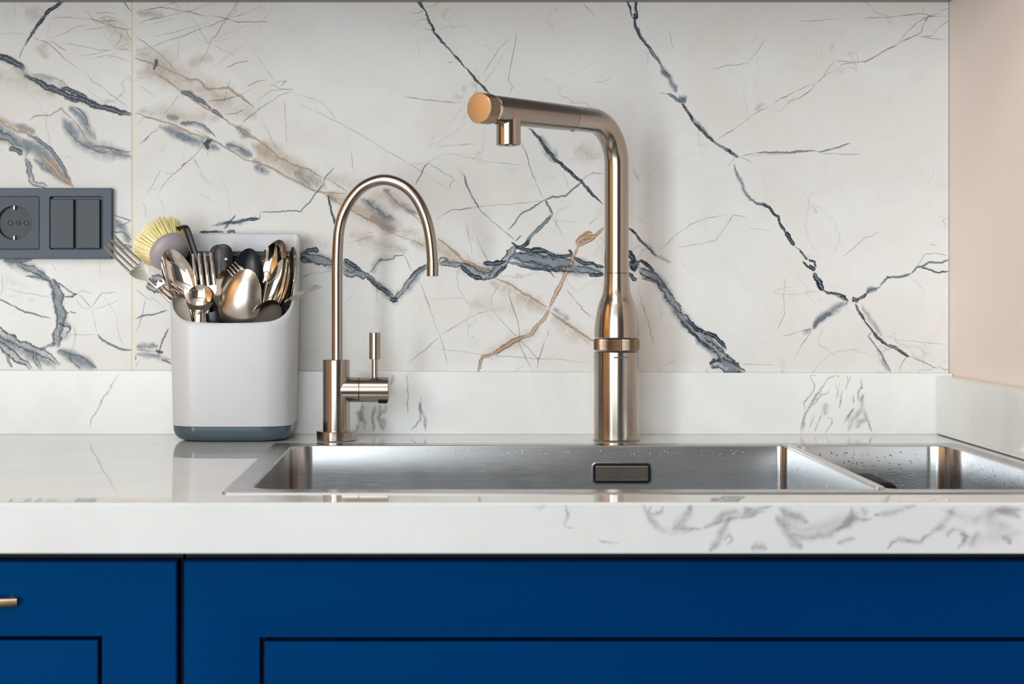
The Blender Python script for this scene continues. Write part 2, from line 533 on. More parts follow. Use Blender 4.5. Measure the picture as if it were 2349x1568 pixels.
RIGHT = [
    (ZA, 'W', 46, .55, '1085,380 1250,480 1450,610 1650,720 1850,830 2050,960'),
    (ZA, 'W', 30, .4, '1085,560 1300,620 1480,690'), (ZA, 'W', 28, .45, '1085,880 1300,900 1500,930 1750,960'),
    (ZA, 'W', 20, .4, '1500,520 1600,470 1720,470'), (ZA, 'W', 16, .5, '1090,90 1200,110 1320,130'),
    (ZB, 'W', 34, .75, '780,920 900,1000 1020,1070 1150,1140 1260,1220'), (ZB, 'W', 26, .4, '820,900 900,960 1000,1040'),
    (ZB, 'W', 30, .55, '1240,1240 1400,1300 1560,1400 1700,1480 1860,1500'), (ZB, 'W', 30, .4, '1250,1130 1400,1180 1560,1240 1800,1330'),
    (ZE, 'W', 30, .55, '900,230 1060,240 1200,330 1330,420 1450,470'), (ZE, 'W', 26, .5, '1480,520 1640,580 1800,680 1920,760'),
    (ZE, 'W', 30, .45, '1930,760 2050,870 2230,960'), (ZE, 'W', 26, .45, '1420,1060 1560,1000 1720,930 1850,850'),
    (ZE, 'W', 40, .25, '1330,640 1500,720 1700,700 1880,640'), (ZE, 'W', 22, .5, '470,170 650,240 900,300'),
    (Z4, 'W', 30, .35, '900,500 1000,560 1110,600'), (ZE, 'W', 24, .4, '120,250 240,230 340,260'),
    (ZE, 'C', 12, .6, '1930,710 1980,740 2050,800'),
    (ZA, 'G', 2.2, 1, '1080,88 1200,75 1290,58 1350,65 1480,92 1560,105 1650,130 1740,130 1830,155 1900,180 2010,172 2091,185'),
    (ZB, 'G', 1.8, .8, '680,140 780,138 900,140'), (ZA, 'G', 1.8, .9, '1290,58 1380,25 1440,0'), (ZA, 'G', 1.4, .7, '1290,58 1260,20 1255,0'),
    (ZA, 'G', 1.8, .9, '1080,200 1170,165 1290,140 1400,110 1490,97 1620,50 1760,10'),
    (ZA, 'H', 1.8, .9, '1195,378 1300,335 1400,305 1500,275 1620,225 1720,190 1800,155 1900,125 2000,105'),
    (ZA, 'H', 1.5, .6, '1085,405 1195,378'), (ZA, 'G', 1.5, .6, '1210,300 1450,240 1650,185'), (ZA, 'G', 1.4, .6, '1150,215 1320,165 1420,135'),
    (ZA, 'G', 1.8, .9, '1910,0 1860,80 1810,155 1760,230 1700,310 1660,400 1610,480 1580,530'),
    (ZA, 'G', 1.7, .7, '1500,130 1580,190 1610,260 1660,340 1760,385 1850,430 1890,460'),
    (ZA, 'G', 1.8, .9, '1800,545 1870,510 1990,485'), (ZA, 'G', 1.4, .6, '1490,95 1500,40 1520,0'),
    (ZA, 'G', 1.3, .5, '1660,560 1760,500 1880,410 1960,350'), (ZA, 'H', 1.3, .5, '1420,300 1425,400 1420,500'),
    (ZA, 'G', 1.3, .5, '1600,330 1800,270 2000,190'), (ZA, 'G', 1.3, .5, '1560,360 1700,330 1850,310'), (ZA, 'G', 1.3, .6, '1900,125 2000,90 2091,50'),
    (ZA, 'H', 1.8, .9, '1080,285 1160,345 1260,420 1340,490 1430,590'),
    (ZA, 'T', 3, .9, '1430,590 1500,630 1590,640 1640,700 1670,712 1740,710 1830,703 1900,755 1980,815 2040,860'),
    (ZA, 'T', 2.2, .9, '1080,465 1200,505 1240,515 1330,550 1430,600'),
    (ZA, 'D', 4, .8, '1255,470 1245,520 1230,565'), (ZA, 'O', 4, .8, '1215,520 1240,510 1260,520'),
    (ZA, 'T', 2.4, .9, '1240,580 1330,640 1440,720 1540,800 1640,860 1750,920 1850,990 1950,1050 2050,1110 2091,1140'),
    (ZA, 'C', 9, 1.3, '1440,735 1520,745 1580,785 1650,830'), (ZA, 'B', 7, .8, '1450,745 1520,755 1580,790 1650,830'),
    (ZA, 'B', 6, .9, '1690,870 1740,910 1780,940'), (ZA, 'B', 3, .7, '1640,830 1690,870'),
    (ZA, 'T', 2.2, .9, '1080,905 1200,940 1300,975 1420,1010 1520,1060 1640,1100 1740,1140 1850,1210 1950,1270 2040,1300 2091,1315'),
    (ZA, 'G', 2, .8, '1550,1030 1620,1070 1680,1110'), (ZA, 'C', 10, 1, '1330,920 1400,940 1440,950'),
    (ZA, 'C', 18, 1.1, '1270,1000 1370,1050 1500,1100 1620,1140 1760,1200'), (ZA, 'C', 11, 1.3, '1390,1070 1450,1095 1540,1110'),
    (ZA, 'B', 3, .8, '1440,985 1550,975 1630,1000 1700,1060 1725,1100'), (ZA, 'C', 10, 1, '1440,990 1540,985 1620,1010 1690,1070'),
    (ZA, 'D', 6, .8, '1660,1110 1650,1150 1670,1200'), (ZA, 'D', 4, .7, '1620,1140 1660,1150 1700,1110'), (ZA, 'G', 1.6, .9, '1665,1190 1662,1250'),
    (ZA, 'C', 17, 1.3, '1800,1140 1900,1180 1970,1220 2015,1260'), (ZA, 'B', 3, .6, '1830,1145 1900,1170 1960,1210'),
    (ZA, 'C', 17, 1.1, '1890,1000 1940,1050 1990,1110'), (ZA, 'C', 12, .5, '2020,1260 2080,1330 2140,1380'),
    (ZA, 'H', 2, .9, '1090,1170 1150,1120 1200,1080 1280,1010'), (ZA, 'G', 3, .8, '1150,1130 1190,1090'),
    (ZA, 'G', 1.9, .9, '1630,1160 1560,1240 1480,1310 1400,1380 1330,1450 1250,1560'), (ZA, 'G', 1.8, .8, '1280,1360 1230,1460 1160,1560'),
    (ZA, 'G', 3.4, .8, '1450,1330 1490,1300'), (ZA, 'G', 1.5, .6, '1320,1380 1360,1395 1400,1380'),
    (ZA, 'H', 1.7, .9, '1430,760 1380,830 1310,920'), (ZA, 'H', 1.8, .9, '1790,915 1880,905 1960,875'),
    (ZA, 'H', 1.5, .8, '1650,810 1780,795 1900,760'), (ZA, 'H', 1.8, .9, '1930,980 2000,930 2091,870'),
    (ZA, 'H', 1.7, .8, '1980,690 2040,660 2091,640'), (ZA, 'H', 1.6, .8, '1095,1005 1150,940 1230,945'), (ZA, 'H', 1.3, .5, '1550,1260 1600,1370 1650,1480'),
    (ZA, 'H', 1.3, .5, '1080,625 1200,620 1240,600'), (ZA, 'G', 1.3, .5, '1100,670 1200,740 1240,780'),
    (ZB, 'T', 2.6, .9, '780,1030 880,1065 980,1120 1080,1170 1170,1220 1230,1240 1380,1240'),
    (ZB, 'T', 2.2, .9, '640,800 770,880 850,920 950,1010 1050,1060 1150,1090 1230,1140'), (ZB, 'G', 1.9, .9, '1230,1140 1300,1170 1390,1230'),
    (ZB, 'C', 22, 1.2, '1050,1095 1120,1140 1200,1200'), (ZB, 'C', 14, .9, '790,1060 840,1090 900,1120'),
    (ZB, 'B', 2, .9, '1310,1075 1240,1140 1235,1190 1200,1230 1150,1290 1095,1355 1000,1355 830,1365'),
    (ZB, 'H', 1.6, .9, '830,1365 835,1400 800,1405 805,1370'),
    (ZB, 'D', 4.5, 1, '580,1440 630,1425 660,1430 700,1420 760,1408 830,1402'), (ZB, 'H', 2, 1, '510,1450 580,1443 630,1435'),
    (ZB, 'D', 2.4, .9, '672,1378 640,1420 600,1470'), (ZB, 'D', 3.2, .9, '440,1490 480,1485 560,1490 600,1492'), (ZB, 'D', 4, .9, '620,1490 660,1482 672,1492'),
    (ZB, 'C', 12, .7, '540,1450 640,1430 760,1420'),
    (ZB, 'D', 3.2, .8, '1268,1255 1280,1310 1295,1370 1310,1440'), (ZB, 'C', 10, .8, '1265,1250 1300,1280 1330,1300'),
    (ZB, 'H', 1.7, .8, '720,780 800,715 900,650 980,600 1050,575'), (ZB, 'H', 1.5, .8, '890,540 960,570 1050,572'), (ZB, 'H', 1.5, .8, '915,535 1000,515 960,560'),
    (ZB, 'H', 1.4, .7, '815,650 840,620 900,585 980,570'), (ZB, 'H', 1.3, .6, '770,310 830,390 880,450 920,520'), (ZB, 'G', 1.5, .8, '980,650 990,720 998,800 1000,930'),
    (ZB, 'H', 1.5, .7, '820,720 870,820 910,900 940,960'), (ZB, 'H', 1.4, .6, '1060,640 1100,680 1180,710 1260,750 1340,790 1480,870 1700,1000 1900,1120 2060,1230'),
    (ZB, 'H', 1.4, .5, '1020,590 1150,630 1230,660 1290,720 1320,780'), (ZB, 'H', 1.5, .7, '1415,960 1425,1040 1428,1100'), (ZB, 'H', 1.5, .6, '1760,620 1850,635 2000,650 2140,660'),
    (ZB, 'B', 1.7, .9, '1825,1190 1870,1110 1890,1060 1915,1040'), (ZB, 'H', 1.6, .9, '1915,1045 2010,1110 2080,1150'), (ZB, 'B', 1.9, .8, '2140,1110 2150,1180 2190,1260 2240,1335'),
    (ZB, 'H', 1.3, .6, '2050,1020 2140,1110'), (ZB, 'H', 1.6, .9, '2050,1210 2060,1170 2085,1150'), (ZB, 'G', 1.8, .8, '1955,1410 2020,1370 2060,1350 2220,1335'),
    (ZB, 'H', 1.3, .6, '180,1260 205,1310 210,1360'), (ZB, 'H', 1.3, .4, '580,1140 620,1230 640,1350'), (ZB, 'H', 1.3, .5, '75,1290 95,1350 90,1400'),
    (ZB, 'H', 1.3, .4, '1890,940 2000,900 2100,830 2200,640'), (ZB, 'H', 1.3, .4, '1950,950 2060,930 2240,925'), (ZB, 'H', 1.3, .4, '1900,900 1940,960'), (ZB, 'H', 1.3, .35, '2040,900 2160,780'),
    (ZB, 'H', 1.3, .4, '1760,1060 1900,1040 2000,990 2200,990'), (ZB, 'H', 1.2, .35, '1650,610 1690,560'), (ZB, 'G', 1.3, .5, '2040,405 2070,395'), (ZB, 'H', 1.2, .5, '1580,188 1605,188'),
    (ZB, 'H', 1.4, .6, '400,1010 450,1100 520,1200'), (ZB, 'H', 1.4, .7, '500,650 600,640 700,610 790,570'), (ZB, 'H', 1.4, .6, '600,660 620,570 640,510'), (ZB, 'H', 1.4, .7, '745,555 800,530 870,510'),
    (ZB, 'C', 20, .9, '1480,1270 1560,1330 1640,1390 1710,1420'), (ZB, 'B', 3, .6, '1490,1275 1560,1330 1620,1370 1640,1400'), (ZB, 'C', 14, .8, '1620,1210 1700,1290 1780,1340 1850,1380'),
    (ZB, 'O', 2.2, .7, '1630,1215 1700,1290 1780,1350 1850,1410 1880,1450'), (ZB, 'T', 2, .8, '1240,1245 1330,1300 1420,1350 1560,1430 1640,1480'),
    (ZE, 'T', 2.2, .8, '520,30 640,80 700,110 790,175'), (ZE, 'H', 1.7, .8, '790,175 880,210 960,235 1020,270'), (ZE, 'C', 16, .8, '620,40 720,110 820,160'), (ZE, 'B', 2.5, .5, '670,20 720,50 780,50'),
    (ZE, 'H', 1.4, .5, '440,250 560,215 700,180 860,155 1010,145'), (ZE, 'B', 2.5, .9, '340,0 360,70 370,110'),
    (ZCc, 'D', 5, 1, '200,0 225,35 245,60 265,85'), (ZCc, 'D', 3, 1, '250,60 270,100 300,180 330,230 330,260 390,320 460,400 530,480 600,560'),
    (ZCc, 'D', 3.2, 1, '590,550 625,590 660,625 720,690 778,748'), (ZCc, 'D', 4.5, .9, '310,235 328,240 345,245'),
    (ZCc, 'H', 1.6, .8, '265,60 330,40 400,0'), (ZCc, 'H', 1.6, .8, '150,105 200,108 245,85'), (ZCc, 'H', 1.4, .7, '165,210 210,165 240,155 285,158'), (ZCc, 'H', 1.4, .7, '240,235 320,240'), (ZCc, 'H', 1.3, .5, '190,290 205,370 220,450'),
    (ZCc, 'G', 1.5, .7, '720,590 780,500 850,400 930,310'), (ZCc, 'H', 1.6, .8, '1000,230 975,380 955,500 925,640 960,700 930,765'), (ZCc, 'H', 1.3, .5, '730,670 820,540 900,420'), (ZCc, 'G', 1.6, .6, '445,500 485,492'), (ZCc, 'G', 1.6, .6, '725,360 770,366'),
    (ZCc, 'H', 1.3, .4, '520,700 600,690 660,690'), (ZCc, 'H', 1.5, .7, '90,775 160,785 270,800 400,810 560,822'), (ZCc, 'H', 1.5, .8, '1500,0 1560,60 1630,150'), (ZCc, 'H', 1.4, .6, '1440,10 1590,15'), (ZCc, 'H', 1.4, .6, '1610,660 1700,650 1760,600'),
    (ZCc, 'H', 1.2, .4, '470,980 560,860 590,800'), (ZCc, 'H', 1.2, .35, '260,1160 400,1040 480,960'), (ZCc, 'H', 1.2, .35, '300,1180 340,1060'), (ZCc, 'H', 1.2, .35, '280,1160 500,1165 620,1150'), (ZCc, 'H', 1.2, .4, '330,1270 480,1280 620,1240 680,1300 860,1300 1060,1320'),
    (Z4, 'D', 4.2, 1, '570,375 640,450 740,580 850,680 960,775 1050,880 1118,940'), (Z4, 'C', 16, 1, '640,430 720,540 780,640'),
    (Z4, 'D', 3.2, .9, '1310,1110 1380,1180 1440,1250 1500,1310'), (ZF, 'B', 2.6, .9, '210,325 250,362'), (ZF, 'C', 8, .6, '160,260 250,362 340,410'),
    (Z4, 'B', 3, 1, '960,775 900,830 840,880 740,890 685,910'), (Z4, 'B', 2.6, .95, '685,910 600,960 490,1030 450,1090 415,1140'), (Z4, 'H', 1.8, 1, '960,770 1000,730 1040,710 1120,710'),
    (Z4, 'B', 4, .9, '685,910 715,960 740,1020'), (Z4, 'B', 6, .95, '740,1020 680,1090 620,1140 570,1190 545,1240'), (Z4, 'H', 1.5, .8, '740,1030 790,1120 850,1250'),
    (Z4, 'H', 2, 1, '505,460 545,560 580,680 620,780 660,870 685,910'), (Z4, 'H', 1.4, .7, '0,985 180,960 350,945 560,930 685,910'), (Z4, 'H', 1.6, .8, '130,880 190,970 280,1060 400,1150 470,1230'), (Z4, 'H', 1.4, .7, '0,650 90,740 130,880'),
    (Z4, 'H', 1.4, .6, '80,1070 110,1170 200,1260 260,1370'), (Z4, 'H', 1.3, .5, '760,1070 930,1075'), (Z4, 'H', 1.3, .5, '780,960 840,890'), (Z4, 'H', 1.3, .5, '1340,650 1395,765'), (Z4, 'G', 1.5, .5, '1060,1050 1115,960'), (Z4, 'H', 1.3, .4, '0,570 300,630 560,650'),
    (Z4, 'G', 1.3, .4, '800,610 1000,605 1120,590'), (Z4, 'H', 1.3, .4, '820,700 860,800 870,830'), (Z4, 'H', 1.3, .5, '700,740 770,745'),
    # main dark seam
    (ZE, 'C', 22, 1.0, '105,330 220,345 350,390 470,440 600,480'), (ZE, 'X', 15, .95, '105,345 200,350 280,370 350,390'), (ZE, 'D', 7, 1, '150,300 185,288 225,292 248,315'), (ZE, 'D', 5, .9, '108,350 160,352 200,370'),
    (ZE, 'D', 6, 1, '430,350 470,385 530,420 560,440'), (ZE, 'X', 12, .95, '425,450 480,470 540,460 610,470'), (ZE, 'B', 5, .9, '430,380 500,430 560,455 620,470'),
    (ZE, 'C', 16, .9, '600,460 700,560 800,650 880,570 980,450 1030,400'), (ZE, 'X', 8, 1, '590,460 640,510 700,560 760,610 800,640'), (ZE, 'D', 5, .9, '600,480 660,540 720,580 770,620'), (ZE, 'D', 7, .95, '760,640 795,650 830,640'),
    (ZE, 'X', 8, 1, '800,640 850,590 880,550 920,490 970,440 1035,400'), (ZE, 'D', 4, .9, '900,500 940,455 990,420 1030,390'),
    (ZE, 'B', 3.5, .9, '1115,375 1135,345 1165,350 1185,385'), (ZE, 'X', 7, .9, '1112,390 1180,385 1240,395 1290,400'), (ZE, 'C', 10, .7, '1110,390 1180,370 1280,400'),
    (ZE, 'X', 12, 1, '1270,395 1330,430 1400,470 1450,480 1500,470'), (ZE, 'D', 6, 1, '1270,400 1310,440 1360,480 1430,500'), (ZE, 'D', 6, 1, '1440,390 1500,385 1560,385 1600,375'), (ZE, 'C', 18, .8, '1270,410 1380,440 1500,440 1600,390'),
    (ZE, 'X', 12, 1, '1470,490 1520,450 1580,390 1620,330 1670,265'), (ZE, 'D', 6, .9, '1510,480 1560,440 1600,400'), (ZE, 'D', 5, 1, '1660,270 1700,270 1740,260 1770,220'), (ZE, 'D', 3, .8, '1640,240 1690,275'),
    (ZE, 'C', 26, 1.5, '1600,340 1750,355 1900,375 2050,405 2300,445'), (ZE, 'X', 17, .8, '1640,335 1800,360 1950,385 2080,400'), (ZE, 'C', 16, 1.2, '1640,340 1800,365 1980,390 2100,400'),
    (ZE, 'D', 5.5, 1, '1690,280 1760,300 1850,305 1950,330 2050,335 2080,345'), (ZE, 'D', 7, 1, '1780,300 1850,295 1900,310'), (ZE, 'D', 6, 1, '2090,350 2150,385 2220,390 2300,415'), (ZE, 'D', 4, 1, '2050,285 2065,310 2070,335'),
    (ZE, 'B', 4, .9, '1600,380 1700,395 1800,415 1900,430'), (ZE, 'D', 4, 1, '1690,405 1780,420 1880,435 2000,440 2100,450'), (ZE, 'X', 9, .9, '2090,420 2200,440 2300,465'), (ZE, 'D', 6, .9, '2200,470 2250,475 2300,460'), (ZE, 'B', 2, 1, '1830,370 1900,430 1950,490'),
    (ZF, 'D', 8, 1, '66,320 80,360 100,400'), (ZF, 'D', 17, .95, '62,425 100,425 125,410'), (ZF, 'D', 7, .9, '62,470 100,515 120,520'), (ZF, 'D', 5, .9, '110,400 150,400 200,430 235,465'),
    (ZF, 'C', 20, 1.1, '100,430 220,480 300,580 380,720 480,840 600,950 700,1060 810,1130'),
    (ZF, 'X', 14, .95, '140,450 200,480 250,520'), (ZF, 'D', 5, .8, '150,510 210,520 260,545 320,575'), (ZF, 'X', 11, 1, '240,510 290,570 330,630 370,680 410,740'), (ZF, 'X', 14, 1, '380,720 440,790 500,860 560,910 620,960 660,1000'),
    (ZF, 'D', 5, .9, '440,780 510,840 590,870 650,910 700,970'), (ZF, 'X', 13, .95, '560,880 630,920 690,970 700,990'), (ZF, 'X', 13, 1, '650,990 700,1040 760,1090 825,1130'), (ZF, 'X', 16, .95, '600,1075 660,1070 720,1090 790,1110'), (ZF, 'D', 4, .8, '420,790 480,870 530,920 600,980'),
    (ZF, 'D', 4, .9, '595,1075 640,1050 680,1060'), (ZF, 'C', 14, .8, '500,900 580,960 620,1000'),
    (ZE, 'B', 1.9, 1, '610,460 640,430 690,370 790,355 800,330 870,330'), (ZE, 'H', 1.7, .9, '870,330 900,400 935,460'), (ZE, 'B', 3, .9, '685,370 710,355'), (ZE, 'H', 1.4, .6, '820,250 870,330'), (ZE, 'H', 1.6, .7, '670,560 675,650 680,700'), (ZE, 'C', 14, .4, '640,470 650,400 700,360 800,340'),
    (ZE, 'H', 1.7, .8, '970,500 1000,570 1050,700 1090,830 1140,950 1180,1110'), (ZE, 'H', 1.6, .7, '1120,910 1250,830 1370,760 1490,720'), (ZE, 'H', 1.7, .8, '890,1110 1040,990 1130,910'), (ZE, 'H', 1.4, .6, '1040,990 1200,1010 1400,1040 1600,1055 1800,1070 2000,1080 2220,1110'),
    (ZE, 'H', 1.5, .7, '1490,640 1510,600 1550,540'), (ZE, 'H', 1.9, .9, '1610,530 1630,650 1670,760 1690,830 1700,920 1700,980 1750,1080 1795,1165'), (ZE, 'H', 1.6, .8, '1500,720 1600,840 1690,920 1780,1020 1830,1080 1825,1165'), (ZE, 'H', 1.9, .9, '1825,1100 1860,1000 1910,860'),
    (ZE, 'H', 1.8, .9, '2020,560 2100,650 2160,730 2240,795'), (ZE, 'H', 1.6, .8, '1410,0 1500,80 1600,170 1660,230'), (ZE, 'H', 1.7, .8, '120,495 200,460 270,455 345,445'), (ZE, 'H', 1.3, .5, '1060,650 1200,640 1330,635'), (ZE, 'H', 1.3, .5, '460,670 520,570'), (ZE, 'H', 1.3, .4, '2120,580 2250,500'),
    (ZE, 'H', 1.5, .7, '1310,70 1330,180 1360,340'), (ZE, 'H', 1.4, .6, '1310,75 1400,70'), (ZE, 'H', 1.4, .6, '1380,190 1430,280 1475,380'), (ZE, 'G', 1.4, .5, '660,160 604,175'), (ZE, 'B', 1.8, .7, '1670,230 1710,185'), (ZE, 'H', 1.4, .5, '1490,640 1500,720'),
    (ZE, 'T', 3.4, .9, '1110,215 1180,265 1240,315 1290,365 1370,400 1460,440 1510,490'), (ZE, 'T', 3, .95, '1510,490 1600,525 1700,585 1800,645 1900,700'), (ZE, 'T', 3.6, .9, '1920,745 2000,800 2100,860 2230,945'), (ZE, 'G', 1.8, .7, '1960,760 2080,860 2225,990'),
    (ZE, 'O', 6, .95, '2110,290 2060,400 2000,520 1940,640 1910,720'), (ZE, 'O', 6, .85, '1910,720 1880,780 1820,840 1790,890 1700,930'), (ZE, 'T', 7, .95, '1750,905 1680,935 1600,980 1500,1040'), (ZE, 'O', 3.4, .8, '1510,1030 1600,985 1700,925'), (ZE, 'T', 5, .95, '1500,1040 1430,1060 1410,1100 1400,1165'),
    (ZE, 'W', 12, 1.6, '2110,250 2150,200 2210,160'), (ZE, 'O', 9, 1, '2105,265 2125,225 2170,185 2220,165'), (ZE, 'T', 5, .9, '2120,270 2200,220 2260,170 2300,130'), (ZE, 'O', 6, .8, '2160,200 2220,195 2250,180'), (ZE, 'O', 5, .7, '2100,330 2120,270 2150,230'), (ZE, 'G', 2, .6, '2190,110 2260,60 2305,0'),
    # upper right
    (ZD, 'D', 3.2, 1, '75,0 100,5 115,45 130,90 140,110'), (ZD, 'D', 3.2, 1, '125,3 150,10 150,60 165,85'), (ZD, 'D', 6, 1, '140,80 155,90 145,115'), (ZD, 'B', 5, 1, '140,100 150,150 180,220 230,280 280,350 310,405'), (ZD, 'D', 2.6, .9, '140,105 155,170 190,240 240,290'),
    (ZD, 'C', 10, 1.1, '300,390 340,450 370,500 400,560'), (ZD, 'B', 6, .5, '320,420 350,470'), (ZD, 'B', 4.5, .9, '340,562 375,575 400,600 430,610'), (ZD, 'H', 1.6, .6, '290,555 345,562'), (ZD, 'C', 12, 1.3, '400,590 430,598 460,590'), (ZD, 'B', 6, .8, '425,605 450,595'),
    (ZD, 'D', 3.6, 1, '430,615 470,680 500,730'), (ZD, 'D', 4.4, 1, '500,730 540,775 580,815 630,855'), (ZD, 'D', 4.8, 1, '620,850 660,875 700,895 735,925'), (ZD, 'B', 5, .9, '700,895 740,925 772,938'), (ZD, 'H', 1.8, .7, '770,935 850,975'), (ZD, 'H', 1.8, .8, '745,940 720,980 700,1000'), (ZD, 'H', 1.4, .6, '530,820 525,790 545,770'), (ZD, 'C', 9, .7, '480,690 560,790 640,860'),
    (ZD, 'G', 2.2, 1, '625,840 690,805 752,768'), (ZD, 'G', 1.7, .6, '750,770 800,725 850,690'), (ZD, 'G', 2.2, .9, '845,692 900,660 955,643'), (ZD, 'C', 9, .4, '860,660 930,620'),
    (ZD, 'G', 2, 1, '950,643 1010,600 1060,575 1110,545 1160,522 1235,497'), (ZD, 'G', 2.4, 1, '1235,497 1270,460 1310,405 1345,362'), (ZD, 'G', 1.8, .9, '1345,362 1430,368 1490,372'), (ZD, 'G', 2.8, 1, '1480,372 1525,370 1600,330 1720,262'), (ZD, 'G', 2.2, 1, '1720,262 1770,235 1822,212 1860,200 1870,170 1882,130'),
    (ZD, 'G', 2.2, 1, '1900,125 1880,125 1920,95 1965,75 1990,58 2033,48'), (ZD, 'G', 1.9, .9, '955,645 1020,662 1055,622 1115,595 1190,550 1235,500'), (ZD, 'G', 1.9, .9, '1270,460 1310,435 1345,425 1382,408'), (ZD, 'G', 1.7, .8, '1375,400 1385,385 1440,378 1490,368'), (ZD, 'G', 1.7, .8, '1060,605 1110,582'),
    (ZD, 'G', 1.9, .9, '1720,262 1775,195 1835,135 1910,95'), (ZD, 'G', 1.6, .8, '1822,212 1900,225 2025,243'), (ZD, 'G', 1.6, .8, '1870,215 1930,210 1970,160 2033,120'), (ZD, 'G', 1.9, .9, '1500,110 1600,105 1720,97 1850,82 1925,95 2033,103'), (ZD, 'H', 1.4, .6, '1120,130 1240,122 1360,114'), (ZD, 'G', 1.4, .6, '1872,40 1873,82'), (ZD, 'G', 1.4, .5, '1475,310 1488,368'), (ZD, 'G', 1.5, .6, '1970,5 2033,18'),
    (ZD, 'B', 2.6, .9, '865,917 950,912 1050,911 1150,905 1190,898 1240,908'), (ZD, 'H', 1.8, .9, '790,932 865,917'), (ZD, 'B', 2.6, .7, '1240,908 1300,898 1370,880 1440,855'), (ZD, 'H', 1.6, .9, '1240,908 1300,920 1400,922 1510,926'), (ZD, 'H', 1.4, .7, '830,930 1000,925 1150,910'),
    (ZD, 'C', 6, 1.0, '735,980 770,1060 800,1140 840,1190 885,1220'), (ZD, 'B', 4.5, .9, '875,1218 920,1220 950,1240'), (ZD, 'D', 3.4, 1, '905,1225 945,1235 975,1270 1000,1305'), (ZD, 'H', 1.5, .7, '600,420 700,390 760,388 820,375 870,320 940,220'), (ZD, 'H', 1.5, .7, '130,1010 150,1050 170,1080'), (ZD, 'H', 1.3, .4, '350,180 380,300'), (ZD, 'H', 1.3, .5, '260,1030 290,980'),
    (ZF, 'D', 3.6, 1, '960,20 1000,60 1040,110 1070,180 1095,215'), (ZF, 'B', 3.4, .8, '890,10 950,20 1000,60'), (ZF, 'D', 5.5, 1, '1090,205 1115,235 1140,275 1150,300'), (ZF, 'H', 1.8, 1, '1150,300 1190,320 1200,345'), (ZF, 'D', 3, .9, '1185,320 1205,345 1240,390'), (ZF, 'D', 3, 1, '1245,385 1285,400 1290,440'), (ZF, 'D', 3, 1, '1208,395 1235,430 1275,455'), (ZF, 'D', 6.5, 1, '1240,430 1270,440 1285,465'),
    (ZF, 'D', 8.5, 1, '1280,470 1300,510 1320,550 1345,590'), (ZF, 'D', 3.4, 1, '1340,585 1370,602 1440,612 1480,630 1510,655'), (ZF, 'B', 2, .9, '1420,620 1460,640 1510,658'), (ZF, 'D', 7, .95, '1530,650 1565,655 1560,675'), (ZF, 'D', 4.5, .95, '1560,655 1590,635 1630,610'), (ZF, 'C', 9, 1.4, '1620,605 1660,585 1700,575'), (ZF, 'B', 3, .9, '1620,610 1660,590 1715,565'),
    (ZF, 'B', 3.6, .85, '1710,565 1755,515 1770,500 1840,503 1920,480'), (ZF, 'B', 3.4, .9, '1920,480 1960,440 2000,430 2040,402 2120,408 2140,395 2170,392'), (ZF, 'D', 2.4, .9, '1985,438 2050,455 2095,474 2120,468 2170,465'), (ZF, 'H', 1.5, .7, '1960,430 2010,350 2080,345 2160,362'), (ZF, 'D', 2.2, .9, '1755,495 1780,508'),
    (ZF, 'C', 13, 1.3, '1510,660 1440,700 1360,750 1310,790 1275,845'), (ZF, 'B', 4.5, .7, '1400,735 1350,765 1310,795 1280,840'), (ZF, 'H', 2, .95, '1280,840 1230,850 1180,860 1120,885 1070,882'), (ZF, 'C', 8, .7, '1270,850 1200,875'), (ZF, 'H', 1.6, .8, '1270,850 1220,920 1180,990'), (ZF, 'H', 1.2, .4, '1180,990 1150,1040'),
    (ZF, 'D', 3.4, .9, '1550,680 1590,740 1615,790'), (ZF, 'D', 2.6, 1, '1610,785 1650,840 1690,885'), (ZF, 'D', 5, 1, '1670,860 1710,905 1760,945'), (ZF, 'B', 4.6, .95, '1750,945 1810,960 1860,990 1905,1020'), (ZF, 'D', 3, .8, '1830,975 1870,1005 1910,1025'), (ZF, 'H', 2, 1, '1905,1018 1970,1050 2010,1062 2060,1090 2100,1105'), (ZF, 'H', 1.8, .9, '2100,1085 2130,1105 2168,1110'),
    (ZF, 'C', 9, .5, '1590,680 1680,820 1740,900'), (ZF, 'B', 1.9, .9, '1660,860 1640,890 1690,960 1740,1040 1785,1130'), (ZF, 'C', 10, .7, '1690,970 1735,1050 1775,1130'), (ZF, 'H', 1.7, .9, '1890,1025 1845,1090 1850,1130'),
    (ZF, 'G', 1.6, .8, '1085,500 1090,560 1080,640 1090,740 1040,850'), (ZF, 'H', 1.4, .6, '1010,605 1050,580 1100,565 1130,565'), (ZF, 'H', 1.3, .5, '1000,605 1150,620 1240,600 1330,598'), (ZF, 'H', 1.5, .7, '1460,380 1560,290 1620,240 1650,235 1720,205'), (ZF, 'H', 1.5, .7, '240,330 300,300 380,220 470,155 580,115 720,90'), (ZF, 'H', 1.5, .7, '380,310 520,285 630,265 700,170 750,95 850,110'),
    (ZF, 'H', 1.9, .8, '120,580 160,700 190,790 230,950'), (ZF, 'H', 1.3, .5, '190,790 240,830 280,740 260,690'), (ZF, 'H', 1.7, .8, '130,1070 200,1062 280,1040'), (ZF, 'H', 1.5, .7, '800,1070 900,1080 1010,1075'), (ZF, 'H', 1.3, .6, '250,1125 310,1080 370,1045'), (ZF, 'H', 1.3, .5, '290,870 350,800'), (ZF, 'H', 1.3, .5, '1780,910 1980,930 2168,942'), (ZF, 'H', 1.2, .4, '1380,995 1600,975'),
